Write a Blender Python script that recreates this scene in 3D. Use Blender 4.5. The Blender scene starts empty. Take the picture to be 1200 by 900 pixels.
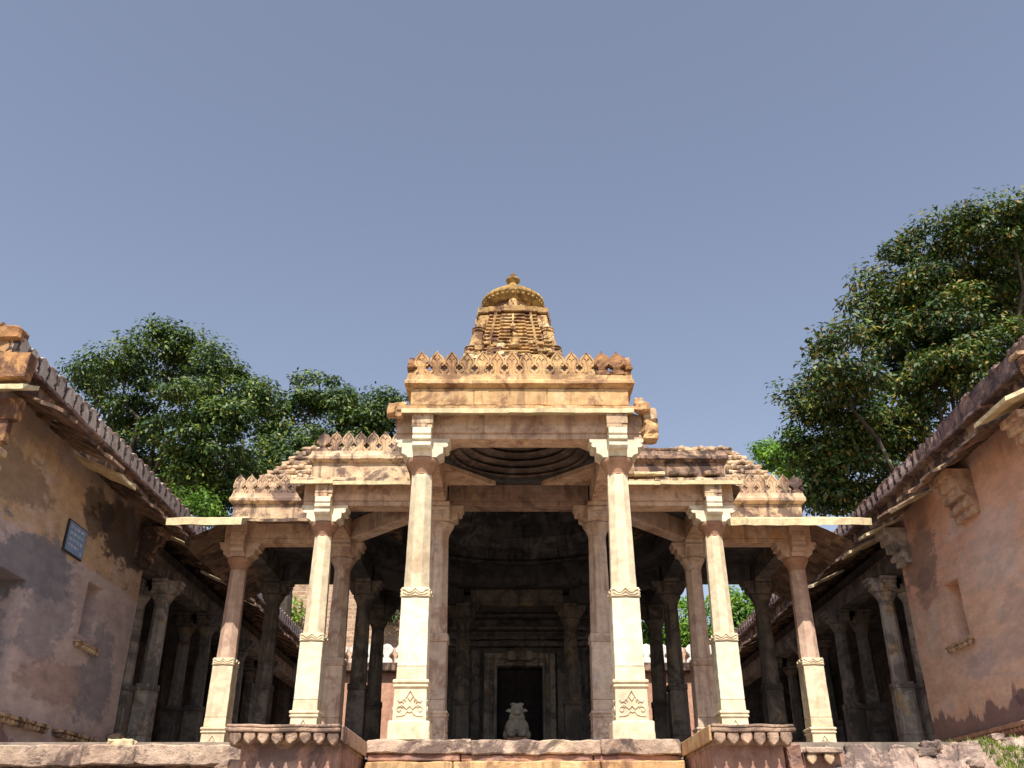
import bpy, bmesh, math, random
import numpy as np
from mathutils import Vector, Matrix, noise
R = math.radians
random.seed(7)
rng = np.random.default_rng(11)
S = bpy.context.scene
C = S.collection
PI = math.pi

# ------------------------------------------------------------------ camera, sky, sun, exposure
cam = bpy.data.cameras.new('camera')
cam.lens = 32.25; cam.sensor_width = 36; cam.clip_end = 3000; cam.clip_start = 0.05
co = bpy.data.objects.new('camera', cam); C.objects.link(co)
co.location = (-0.10, 0, -1.11)
co.rotation_euler = (R(90 + 27.1), 0, 0)
S.camera = co
SUN_EL, SUN_AZ = 55.0, 2.5          # degrees; azimuth measured from straight behind the camera towards its left
W = bpy.data.worlds.new('World'); S.world = W; W.use_nodes = True
nt = W.node_tree; nt.nodes.clear()
sky = nt.nodes.new('ShaderNodeTexSky'); sky.sky_type = 'NISHITA'; sky.sun_disc = False
sky.sun_elevation = R(SUN_EL); sky.sun_rotation = R(180 + SUN_AZ)
sky.air_density = 1.15; sky.dust_density = 1.3; sky.ozone_density = 2.0
hs = nt.nodes.new('ShaderNodeHueSaturation'); hs.inputs['Hue'].default_value = 0.507
hs.inputs['Saturation'].default_value = 0.72; hs.inputs['Value'].default_value = 1.0
bg = nt.nodes.new('ShaderNodeBackground'); bg.inputs['Strength'].default_value = 0.095
wo = nt.nodes.new('ShaderNodeOutputWorld')
nt.links.new(sky.outputs[0], hs.inputs['Color']); nt.links.new(hs.outputs[0], bg.inputs[0]); nt.links.new(bg.outputs[0], wo.inputs[0])
sl = bpy.data.lights.new('sun', 'SUN'); sl.energy = 4.6; sl.angle = R(0.53); sl.color = (1.0, 0.94, 0.84)
so = bpy.data.objects.new('sun', sl); C.objects.link(so)
sd = Vector((-math.sin(R(SUN_AZ)) * math.cos(R(SUN_EL)), -math.cos(R(SUN_AZ)) * math.cos(R(SUN_EL)), math.sin(R(SUN_EL))))
so.rotation_euler = sd.to_track_quat('Z', 'Y').to_euler()
S.view_settings.view_transform = 'Standard'; S.view_settings.look = 'None'
S.view_settings.exposure = 0.75; S.view_settings.gamma = 1.0
S.cycles.max_bounces = 8; S.cycles.diffuse_bounces = 5

# ------------------------------------------------------------------ materials
def nodes_of(name):
    m = bpy.data.materials.new(name); m.use_nodes = True
    t = m.node_tree; t.nodes.clear()
    out = t.nodes.new('ShaderNodeOutputMaterial'); p = t.nodes.new('ShaderNodeBsdfPrincipled')
    t.links.new(p.outputs[0], out.inputs[0])
    return m, t, p, out
def N(t, typ, **kw):
    n = t.nodes.new(typ)
    for k, v in kw.items():
        if k in n.inputs.keys(): n.inputs[k].default_value = v
        else: setattr(n, k, v)
    return n
def noise_n(t, vec, scale, detail=6, rough=0.6, dist=0.0):
    n = N(t, 'ShaderNodeTexNoise', Scale=scale, Detail=detail, Roughness=rough, Distortion=dist)
    t.links.new(vec, n.inputs['Vector']); return n.outputs['Fac']
def ramp(t, fac, a, b):
    n = N(t, 'ShaderNodeMapRange'); n.interpolation_type = 'SMOOTHSTEP'
    n.inputs['From Min'].default_value = a; n.inputs['From Max'].default_value = b
    t.links.new(fac, n.inputs['Value']); return n.outputs[0]
def math_n(t, op, a, b=None):
    n = N(t, 'ShaderNodeMath', operation=op)
    for i, v in enumerate((a, b)):
        if v is None: continue
        if isinstance(v, (int, float)): n.inputs[i].default_value = v
        else: t.links.new(v, n.inputs[i])
    return n.outputs[0]
def mix(t, fac, a, b, typ='MIX'):
    n = N(t, 'ShaderNodeMix', data_type='RGBA', blend_type=typ)
    if isinstance(fac, (int, float)): n.inputs[0].default_value = fac
    else: t.links.new(fac, n.inputs[0])
    for i, v in ((6, a), (7, b)):
        if isinstance(v, tuple): n.inputs[i].default_value = (*v, 1)
        else: t.links.new(v, n.inputs[i])
    return n.outputs[2]
def mapped(t, pos, sc, off=(0, 0, 0)):
    n = N(t, 'ShaderNodeMapping'); n.inputs['Scale'].default_value = sc; n.inputs['Location'].default_value = off
    t.links.new(pos, n.inputs['Vector']); return n.outputs[0]

def stone(name, c1, c2, stain=(0.06, 0.045, 0.04), stain_lo=0.56, stain_amt=0.6, streak=0.35, bump=0.35, rough=0.88, grain=0.25, third=None, tone=0.12, sf=7):
    m, t, p, out = nodes_of(name)
    pos = N(t, 'ShaderNodeNewGeometry').outputs['Position']
    base = mix(t, ramp(t, noise_n(t, pos, 1.1, 6), 0.36, 0.66), c1, c2)
    if third: base = mix(t, ramp(t, noise_n(t, mapped(t, pos, (1, 1, 1), (7, 3, 1)), 2.6, 7), 0.55, 0.68), base, third)
    mid = noise_n(t, pos, 7.5, 8, 0.65)
    base = mix(t, 1.0, base, mix(t, ramp(t, mid, 0.3, 0.72), (0.74, 0.72, 0.72), (1.1, 1.09, 1.06)), 'MULTIPLY')
    fine = noise_n(t, pos, 70, 4, 0.7)
    base = mix(t, grain, base, mix(t, ramp(t, fine, 0.35, 0.65), (0.62, 0.6, 0.6), (1.2, 1.2, 1.18)), 'MULTIPLY')
    st = ramp(t, noise_n(t, mapped(t, pos, (1, 1, 1), (3, 9, 5)), 2.2, 9, 0.72, 0.6), stain_lo - 0.035, stain_lo + 0.075)
    base = mix(t, math_n(t, 'MULTIPLY', st, stain_amt), base, stain)
    sk = ramp(t, noise_n(t, mapped(t, pos, (sf, sf, 0.55)), 1.0, 6, 0.65), 0.50, 0.66)
    base = mix(t, math_n(t, 'MULTIPLY', sk, streak), base, stain)
    ri = N(t, 'ShaderNodeObjectInfo').outputs['Random']
    h = N(t, 'ShaderNodeHueSaturation')
    v = N(t, 'ShaderNodeMapRange'); t.links.new(ri, v.inputs['Value']); v.inputs['To Min'].default_value = 1 - tone; v.inputs['To Max'].default_value = 1 + tone * 0.6
    t.links.new(v.outputs[0], h.inputs['Value']); t.links.new(base, h.inputs['Color'])
    t.links.new(h.outputs[0], p.inputs['Base Color'])
    p.inputs['Roughness'].default_value = rough; p.inputs['Specular IOR Level'].default_value = 0.2
    vor = N(t, 'ShaderNodeTexVoronoi', Scale=24.0); t.links.new(pos, vor.inputs['Vector'])
    hgt = math_n(t, 'ADD', math_n(t, 'MULTIPLY', mid, 1.0), math_n(t, 'MULTIPLY', fine, 0.25))
    hgt = math_n(t, 'ADD', hgt, math_n(t, 'MULTIPLY', ramp(t, vor.outputs['Distance'], 0.0, 0.25), 0.12))
    b = N(t, 'ShaderNodeBump', Strength=bump, Distance=0.035); t.links.new(hgt, b.inputs['Height']); t.links.new(b.outputs[0], p.inputs['Normal'])
    return m

M = {}
M['cream'] = stone('cream_stone', (0.73, 0.63, 0.45), (0.68, 0.57, 0.40), (0.42, 0.28, 0.16), 0.60, 0.45, 0.28, 0.18, grain=0.15)
M['cream_pale'] = stone('pale_cream_stone', (0.79, 0.72, 0.56), (0.74, 0.66, 0.50), (0.52, 0.40, 0.26), 0.62, 0.35, 0.22, 0.14, grain=0.12)
M['pink'] = stone('pink_sandstone', (0.62, 0.425, 0.30), (0.66, 0.485, 0.35), (0.22, 0.115, 0.085), 0.55, 0.65, 0.5, 0.3, third=(0.55, 0.33, 0.2))
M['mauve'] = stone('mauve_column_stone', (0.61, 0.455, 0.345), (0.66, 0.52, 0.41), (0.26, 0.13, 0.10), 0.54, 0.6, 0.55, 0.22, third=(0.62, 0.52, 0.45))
M['bell'] = stone('brown_pink_stone', (0.46, 0.27, 0.17), (0.40, 0.23, 0.15), (0.2, 0.1, 0.06), 0.58, 0.4, 0.25, 0.2)
M['orange'] = stone('orange_sandstone', (0.60, 0.40, 0.20), (0.54, 0.32, 0.155), (0.13, 0.06, 0.04), 0.54, 0.7, 0.5, 0.35, third=(0.64, 0.46, 0.27), tone=0.2)
M['orange_worn'] = stone('worn_orange_stone', (0.46, 0.25, 0.11), (0.36, 0.18, 0.085), (0.09, 0.045, 0.04), 0.48, 0.85, 0.5, 0.8, third=(0.5, 0.33, 0.18))
M['ochre'] = stone('spire_ochre_stone', (0.64, 0.44, 0.21), (0.54, 0.33, 0.14), (0.12, 0.05, 0.035), 0.495, 0.88, 0.55, 0.9, third=(0.70, 0.56, 0.33), tone=0.3)
M['moss'] = stone('mossy_ochre_stone', (0.50, 0.33, 0.115), (0.40, 0.25, 0.085), (0.10, 0.055, 0.03), 0.51, 0.75, 0.4, 0.6)
M['buff'] = stone('buff_stone', (0.63, 0.475, 0.31), (0.56, 0.385, 0.25), (0.09, 0.055, 0.05), 0.52, 0.85, 0.75, 0.4, third=(0.54, 0.35, 0.22))
M['stained'] = stone('black_stained_stone', (0.40, 0.26, 0.18), (0.26, 0.16, 0.12), (0.045, 0.03, 0.03), 0.45, 0.92, 0.85, 0.4, third=(0.5, 0.34, 0.22))
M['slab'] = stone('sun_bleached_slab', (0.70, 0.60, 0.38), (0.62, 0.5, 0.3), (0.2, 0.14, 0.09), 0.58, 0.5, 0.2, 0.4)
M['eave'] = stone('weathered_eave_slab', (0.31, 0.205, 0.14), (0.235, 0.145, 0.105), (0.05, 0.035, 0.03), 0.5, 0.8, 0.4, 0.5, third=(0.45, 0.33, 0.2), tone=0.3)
M['dark'] = stone('shade_dark_interior_stone', (0.112, 0.108, 0.11), (0.083, 0.08, 0.083), (0.035, 0.033, 0.035), 0.52, 0.8, 0.6, 0.35)  # interior stone coloured darker to deepen the shade inside
M['hole_backing'] = stone('dark_hole_backing', (0.05, 0.034, 0.028), (0.035, 0.025, 0.021), (0.02, 0.016, 0.015), 0.5, 0.7, 0.3, 0.5)  # near-black colour of the added mound that darkens the merlon holes
M['floor'] = stone('worn_floor_stone', (0.27, 0.22, 0.18), (0.22, 0.175, 0.145), (0.1, 0.08, 0.07), 0.55, 0.6, 0.0, 0.3)
M['ceiling_dim'] = stone('dark_brown_ceiling', (0.21, 0.16, 0.135), (0.16, 0.12, 0.105), (0.06, 0.045, 0.04), 0.48, 0.8, 0.5, 0.5)  # brown between the interior and beam tones, for the porch ceiling
M['beam_dim'] = stone('shaded_pink_beam', (0.36, 0.25, 0.2), (0.30, 0.2, 0.16), (0.12, 0.075, 0.06), 0.53, 0.7, 0.7, 0.3, third=(0.33, 0.25, 0.16))  # pink beam stone darkened for the beam in the porch's shade
M['court'] = stone('grey_court_stone', (0.50, 0.445, 0.395), (0.40, 0.355, 0.32), (0.13, 0.115, 0.11), 0.5, 0.75, 0.8, 0.3, third=(0.50, 0.36, 0.20))  # paler copy of the cloister stone, for columns lit from the court
M['recess'] = stone('recess_shade_grey', (0.25, 0.235, 0.26), (0.2, 0.185, 0.205), (0.08, 0.07, 0.08), 0.5, 0.7, 0.5, 0.3)  # window back coloured darker than the wall so the recess looks shaded
M['recess_warm'] = stone('recess_shade_brown', (0.36, 0.24, 0.17), (0.28, 0.19, 0.14), (0.07, 0.05, 0.045), 0.5, 0.75, 0.6, 0.3)  # shade of the right window recess put into the panel colour
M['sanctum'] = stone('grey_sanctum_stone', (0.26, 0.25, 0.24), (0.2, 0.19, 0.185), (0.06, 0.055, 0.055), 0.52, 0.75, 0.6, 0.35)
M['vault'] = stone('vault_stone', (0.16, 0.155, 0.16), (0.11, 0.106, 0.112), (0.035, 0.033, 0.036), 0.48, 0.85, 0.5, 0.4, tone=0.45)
M['cloister'] = stone('shaded_grey_brown_stone', (0.215, 0.187, 0.165), (0.155, 0.135, 0.122), (0.06, 0.053, 0.05), 0.5, 0.75, 0.7, 0.3, third=(0.26, 0.205, 0.14))  # darkened copy for columns and beams deep in the shade
M['coping'] = stone('rough_coping_stone', (0.56, 0.42, 0.32), (0.47, 0.33, 0.25), (0.09, 0.06, 0.055), 0.51, 0.85, 0.15, 1.0, third=(0.62, 0.49, 0.34), tone=0.2)
M['ledge'] = stone('weathered_ledge_stone', (0.52, 0.36, 0.255), (0.43, 0.285, 0.215), (0.10, 0.065, 0.055), 0.53, 0.8, 0.2, 0.8, third=(0.60, 0.42, 0.26), tone=0.25)
M['redwall'] = stone('red_plastered_plinth', (0.44, 0.25, 0.18), (0.36, 0.20, 0.16), (0.10, 0.07, 0.07), 0.55, 0.7, 0.4, 0.3, third=(0.48, 0.31, 0.25))
M['rubble'] = stone('pale_rubble', (0.44, 0.32, 0.26), (0.34, 0.235, 0.19), (0.09, 0.065, 0.06), 0.5, 0.8, 0.15, 1.0, third=(0.52, 0.41, 0.34))
M['parapet_grey'] = stone('drip_stained_plaster', (0.54, 0.45, 0.38), (0.47, 0.37, 0.31), (0.05, 0.035, 0.035), 0.51, 0.9, 1.0, 0.4, third=(0.34, 0.2, 0.16), sf=3.6)
M['parapet_dark'] = stone('blackened_plaster', (0.26, 0.18, 0.16), (0.2, 0.13, 0.13), (0.05, 0.035, 0.04), 0.5, 0.8, 0.7, 0.4, third=(0.4, 0.28, 0.22))
M['white'] = stone('whitewash', (0.8, 0.78, 0.74), (0.74, 0.7, 0.66), (0.4, 0.33, 0.3), 0.62, 0.4, 0.2, 0.2)
M['salmon'] = stone('salmon_plaster', (0.55, 0.32, 0.22), (0.50, 0.27, 0.19), (0.17, 0.09, 0.07), 0.58, 0.6, 0.4, 0.25)
M['bull'] = stone('carved_grey_stone', (0.36, 0.34, 0.285), (0.3, 0.28, 0.235), (0.25, 0.2, 0.15), 0.6, 0.4, 0.2, 0.2)
M['earth'] = stone('dry_earth', (0.27, 0.22, 0.17), (0.23, 0.185, 0.14), (0.15, 0.12, 0.09), 0.55, 0.5, 0.0, 0.6)
M['dark_wood'] = stone('dark_door_wood', (0.075, 0.062, 0.075), (0.055, 0.045, 0.055), (0.02, 0.018, 0.022), 0.5, 0.5, 0.3, 0.3)
M['soot'] = stone('black_recess', (0.05, 0.042, 0.04), (0.035, 0.03, 0.03), (0.015, 0.012, 0.012), 0.5, 0.5, 0.3, 0.3)

def plaster(name, upper, upper2, lower, lower2, scrape, dark, split, split_amp, dark_low, streaky, patches):
    m, t, p, out = nodes_of(name)
    pos = N(t, 'ShaderNodeNewGeometry').outputs['Position']
    sep = N(t, 'ShaderNodeSeparateXYZ'); t.links.new(pos, sep.inputs[0]); z = sep.outputs['Z']; yy = sep.outputs['Y']
    nb = noise_n(t, mapped(t, pos, (1, .6, 1)), 0.9, 7, 0.62); nm = noise_n(t, mapped(t, pos, (1, .55, 1), (4, 2, 9)), 2.3, 8, 0.66)
    nf = noise_n(t, mapped(t, pos, (1, .4, 1)), 7, 8, 0.68); fine = noise_n(t, mapped(t, pos, (1, .5, 1)), 55, 4, 0.7)
    def off(n, amp): return math_n(t, 'MULTIPLY', math_n(t, 'SUBTRACT', n, 0.5), amp)
    up = mix(t, ramp(t, nb, 0.35, 0.65), upper, upper2)
    lo = mix(t, ramp(t, nm, 0.38, 0.62), lower, lower2)
    col = mix(t, ramp(t, math_n(t, 'ADD', z, off(nm, split_amp)), split - 0.05, split + 0.05), lo, up)
    big = noise_n(t, mapped(t, pos, (1, .5, 1), (1, 5, 2)), 1.2, 10, 0.72)
    col = mix(t, math_n(t, 'MULTIPLY', ramp(t, big, 0.52, 0.64), 0.6), col, scrape)
    for cy, cz_, ry, rz, c, amt in patches:             # old stains and repairs, each with its own outline
        dy = math_n(t, 'DIVIDE', math_n(t, 'SUBTRACT', yy, cy), ry); dz = math_n(t, 'DIVIDE', math_n(t, 'SUBTRACT', z, cz_), rz)
        d = math_n(t, 'SQRT', math_n(t, 'ADD', math_n(t, 'MULTIPLY', dy, dy), math_n(t, 'MULTIPLY', dz, dz)))
        d = math_n(t, 'ADD', math_n(t, 'ADD', math_n(t, 'ADD', d, off(big, 2.6)), off(nm, 1.6)), off(nf, 1.1))
        col = mix(t, math_n(t, 'MULTIPLY', math_n(t, 'SUBTRACT', 1.0, ramp(t, d, 0.78, 1.10)), amt), col, c)
    zd = math_n(t, 'ADD', z, off(noise_n(t, mapped(t, pos, (1, 1.1, 0.5), (2, 8, 6)), 1.5, 7, 0.6), 1.8))
    col = mix(t, math_n(t, 'MULTIPLY', math_n(t, 'SUBTRACT', 1.0, ramp(t, zd, dark_low - 0.05, dark_low + 0.05)), 0.8), col, (0.20, 0.125, 0.13))
    sk = ramp(t, noise_n(t, mapped(t, pos, (2, 1.3, 0.3)), 1.0, 4, 0.55), 0.55, 0.72)
    col = mix(t, math_n(t, 'MULTIPLY', sk, streaky), col, dark)
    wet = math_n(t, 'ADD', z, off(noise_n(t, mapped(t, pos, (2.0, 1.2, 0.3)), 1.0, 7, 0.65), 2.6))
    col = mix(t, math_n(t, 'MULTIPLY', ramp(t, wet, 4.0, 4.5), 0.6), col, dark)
    col = mix(t, 1.0, col, mix(t, ramp(t, nf, 0.3, 0.7), (0.82, 0.81, 0.82), (1.10, 1.09, 1.07)), 'MULTIPLY')
    col = mix(t, 0.14, col, mix(t, ramp(t, fine, 0.35, 0.65), (0.6, 0.6, 0.6), (1.2, 1.2, 1.2)), 'MULTIPLY')
    pit = N(t, 'ShaderNodeTexVoronoi', Scale=4.5); t.links.new(mapped(t, pos, (1, .6, 1)), pit.inputs['Vector'])
    pm = math_n(t, 'SUBTRACT', 1.0, ramp(t, pit.outputs['Distance'], 0.02, 0.06))
    col = mix(t, math_n(t, 'MULTIPLY', pm, 0.6), col, (0.12, 0.08, 0.07))
    t.links.new(col, p.inputs['Base Color']); p.inputs['Roughness'].default_value = 0.9; p.inputs['Specular IOR Level'].default_value = 0.15
    h = math_n(t, 'ADD', math_n(t, 'MULTIPLY', nf, 0.6), math_n(t, 'MULTIPLY', fine, 0.12))
    h = math_n(t, 'SUBTRACT', math_n(t, 'ADD', h, math_n(t, 'MULTIPLY', nm, 0.9)), math_n(t, 'MULTIPLY', pm, 0.4))
    b = N(t, 'ShaderNodeBump', Strength=0.4, Distance=0.05); t.links.new(h, b.inputs['Height']); t.links.new(b.outputs[0], p.inputs['Normal'])
    return m
M['plaster_left'] = plaster('ochre_over_mauve_plaster', (0.60, 0.41, 0.25), (0.52, 0.36, 0.245), (0.60, 0.475, 0.445), (0.50, 0.39, 0.375), (0.62, 0.51, 0.47), (0.19, 0.165, 0.175), 3.0, 0.5, 0.2, 0.3, [(12.9, 2.62, 1.3, 0.5, (0.21, 0.205, 0.235), 0.85), (13.7, 2.1, 0.9, 0.8, (0.25, 0.24, 0.265), 0.6), (15.9, 3.9, 1.3, 0.7, (0.05, 0.043, 0.042), 0.85), (14.6, 3.95, 0.6, 0.5, (0.06, 0.05, 0.048), 0.75), (12.2, 3.6, 0.9, 0.4, (0.27, 0.19, 0.13), 0.7), (14.6, 1.2, 1.2, 0.35, (0.40, 0.27, 0.23), 0.7), (15.8, 1.4, 0.7, 0.7, (0.26, 0.25, 0.27), 0.7)])
M['plaster_right'] = plaster('salmon_plaster_wall', (0.80, 0.49, 0.345), (0.76, 0.44, 0.31), (0.80, 0.50, 0.355), (0.80, 0.55, 0.41), (0.76, 0.62, 0.56), (0.32, 0.22, 0.19), 2.9, 1.6, 0.98, 0.18, [(13.6, 3.0, 0.8, 0.6, (0.72, 0.56, 0.48), 0.6), (14.5, 1.55, 1.1, 0.3, (0.66, 0.50, 0.44), 0.6), (13.3, 1.9, 0.6, 0.5, (0.60, 0.44, 0.40), 0.45), (13.0, 0.85, 0.9, 0.2, (0.13, 0.10, 0.115), 0.8), (16.0, 3.0, 0.4, 0.35, (0.3, 0.2, 0.17), 0.5), (14.7, 1.5, 0.5, 0.2, (0.5, 0.39, 0.40), 0.5), (16.1, 3.5, 0.7, 0.5, (0.2, 0.14, 0.12), 0.6)])

def leaf_mat(name, cols, trans):
    m, t, p, out = nodes_of(name)
    g = N(t, 'ShaderNodeNewGeometry'); r = g.outputs['Random Per Island']
    cr = N(t, 'ShaderNodeValToRGB'); t.links.new(r, cr.inputs[0])
    e = cr.color_ramp.elements
    e[0].color = (*cols[0], 1); e[1].color = (*cols[-1], 1)
    for i, c in enumerate(cols[1:-1]):
        k = e.new((i + 1) / (len(cols) - 1)); k.color = (*c, 1)
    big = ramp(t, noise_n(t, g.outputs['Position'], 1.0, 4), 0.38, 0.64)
    col = mix(t, 1.0, cr.outputs[0], mix(t, big, (0.55, 0.66, 0.72), (1.55, 1.45, 1.0)), 'MULTIPLY')  # noise paints sunlit and shaded clumps into the leaf colour
    t.links.new(col, p.inputs['Base Color']); p.inputs['Roughness'].default_value = 0.5; p.inputs['Specular IOR Level'].default_value = 0.3
    tr = N(t, 'ShaderNodeBsdfTranslucent'); t.links.new(mix(t, 1.0, col, (1.6, 1.7, 0.6), 'MULTIPLY'), tr.inputs[0])
    ms = N(t, 'ShaderNodeMixShader', Fac=trans); t.links.new(p.outputs[0], ms.inputs[1]); t.links.new(tr.outputs[0], ms.inputs[2])
    t.links.new(ms.outputs[0], out.inputs[0]); return m
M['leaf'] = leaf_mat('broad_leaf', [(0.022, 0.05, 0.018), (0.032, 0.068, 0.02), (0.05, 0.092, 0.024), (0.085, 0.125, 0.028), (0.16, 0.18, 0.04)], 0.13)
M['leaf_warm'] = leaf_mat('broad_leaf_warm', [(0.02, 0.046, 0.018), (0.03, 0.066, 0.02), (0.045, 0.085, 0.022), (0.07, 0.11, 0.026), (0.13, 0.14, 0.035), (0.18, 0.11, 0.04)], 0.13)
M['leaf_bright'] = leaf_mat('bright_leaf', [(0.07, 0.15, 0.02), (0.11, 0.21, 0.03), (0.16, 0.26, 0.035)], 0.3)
M['grass'] = leaf_mat('grass_blade', [(0.07, 0.13, 0.02), (0.11, 0.17, 0.03), (0.2, 0.2, 0.06)], 0.25)
M['bark'] = stone('brown_bark', (0.12, 0.095, 0.075), (0.08, 0.063, 0.05), (0.04, 0.032, 0.026), 0.5, 0.6, 0.3, 0.8)

def brick_mat():
    m, t, p, out = nodes_of('old_brickwork')
    pos = N(t, 'ShaderNodeNewGeometry').outputs['Position']
    sep = N(t, 'ShaderNodeSeparateXYZ'); t.links.new(pos, sep.inputs[0])
    cmb = N(t, 'ShaderNodeCombineXYZ'); t.links.new(sep.outputs['X'], cmb.inputs[0]); t.links.new(sep.outputs['Z'], cmb.inputs[1])
    b = N(t, 'ShaderNodeTexBrick', Scale=1.0); t.links.new(cmb.outputs[0], b.inputs['Vector'])
    b.inputs['Brick Width'].default_value = 0.42; b.inputs['Row Height'].default_value = 0.17; b.inputs['Mortar Size'].default_value = 0.025
    b.inputs['Color1'].default_value = (0.50, 0.31, 0.2, 1); b.inputs['Color2'].default_value = (0.36, 0.21, 0.13, 1); b.inputs['Mortar'].default_value = (0.5, 0.38, 0.28, 1)
    col = mix(t, math_n(t, 'MULTIPLY', ramp(t, noise_n(t, pos, 1.6, 8, 0.7), 0.52, 0.66), 0.7), b.outputs['Color'], (0.22, 0.15, 0.1))
    t.links.new(col, p.inputs['Base Color']); p.inputs['Roughness'].default_value = 0.95
    bm_ = N(t, 'ShaderNodeBump', Strength=0.8, Distance=0.05); t.links.new(math_n(t, 'SUBTRACT', noise_n(t, pos, 9, 6), b.outputs['Fac']), bm_.inputs['Height']); t.links.new(bm_.outputs[0], p.inputs['Normal'])
    return m
M['brick'] = brick_mat()
def flat(name, c, rough=0.6):
    m, t, p, out = nodes_of(name)
    pos = N(t, 'ShaderNodeNewGeometry').outputs['Position']
    f = ramp(t, noise_n(t, pos, 14, 7, 0.7), 0.35, 0.7)
    t.links.new(mix(t, f, tuple(x * 0.78 for x in c), c), p.inputs['Base Color']); p.inputs['Roughness'].default_value = rough; return m
M['blue'] = flat('faded_blue_enamel', (0.22, 0.33, 0.53), 0.45)
M['sign_white'] = flat('white_sign_paint', (0.68, 0.72, 0.78))
M['iron'] = flat('dark_iron', (0.03, 0.028, 0.03))

def parapet_mat(name, c1, c2, dark, w0, w1):
    m, t, p, out = nodes_of(name)
    pos = N(t, 'ShaderNodeNewGeometry').outputs['Position']
    loc = N(t, 'ShaderNodeTexCoord').outputs['Object']
    sep = N(t, 'ShaderNodeSeparateXYZ'); t.links.new(loc, sep.inputs[0])
    n1 = noise_n(t, pos, 9, 6, 0.65); n2 = noise_n(t, mapped(t, pos, (1, 1, 0.6)), 22, 5, 0.6); n3 = noise_n(t, pos, 1.7, 4)
    col = mix(t, ramp(t, n3, 0.35, 0.65), c1, c2)
    ax = math_n(t, 'ABSOLUTE', sep.outputs['X'])
    def off(n, amp): return math_n(t, 'MULTIPLY', math_n(t, 'SUBTRACT', n, 0.5), amp)
    edge = math_n(t, 'ADD', math_n(t, 'ADD', ax, off(n1, 0.26)), math_n(t, 'ADD', off(n2, 0.14), math_n(t, 'MULTIPLY', sep.outputs['Z'], 0.10)))
    col = mix(t, math_n(t, 'MULTIPLY', ramp(t, edge, w0, w1), 0.93), col, dark)
    ztop = math_n(t, 'ADD', sep.outputs['Z'], off(n1, 0.4))
    col = mix(t, math_n(t, 'MULTIPLY', ramp(t, ztop, 0.25, 0.31), 0.8), col, (0.16, 0.085, 0.07))
    col = mix(t, 1.0, col, mix(t, ramp(t, n2, 0.3, 0.7), (0.8, 0.79, 0.79), (1.1, 1.09, 1.08)), 'MULTIPLY')
    t.links.new(col, p.inputs['Base Color']); p.inputs['Roughness'].default_value = 0.9; p.inputs['Specular IOR Level'].default_value = 0.15
    b = N(t, 'ShaderNodeBump', Strength=0.5, Distance=0.03); t.links.new(n1, b.inputs['Height']); t.links.new(b.outputs[0], p.inputs['Normal'])
    return m
M['parapet_joint'] = parapet_mat('taupe_plaster_with_dark_drips', (0.56, 0.48, 0.42), (0.48, 0.40, 0.35), (0.035, 0.024, 0.024), 0.112, 0.138)
M['parapet_joint_dark'] = parapet_mat('brown_plaster_with_dark_drips', (0.56, 0.43, 0.38), (0.40, 0.26, 0.22), (0.03, 0.022, 0.024), 0.095, 0.12)
M['pinkcream'] = stone('pink_cream_stone', (0.66, 0.48, 0.37), (0.60, 0.42, 0.32), (0.36, 0.22, 0.17), 0.58, 0.5, 0.4, 0.2)
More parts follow.
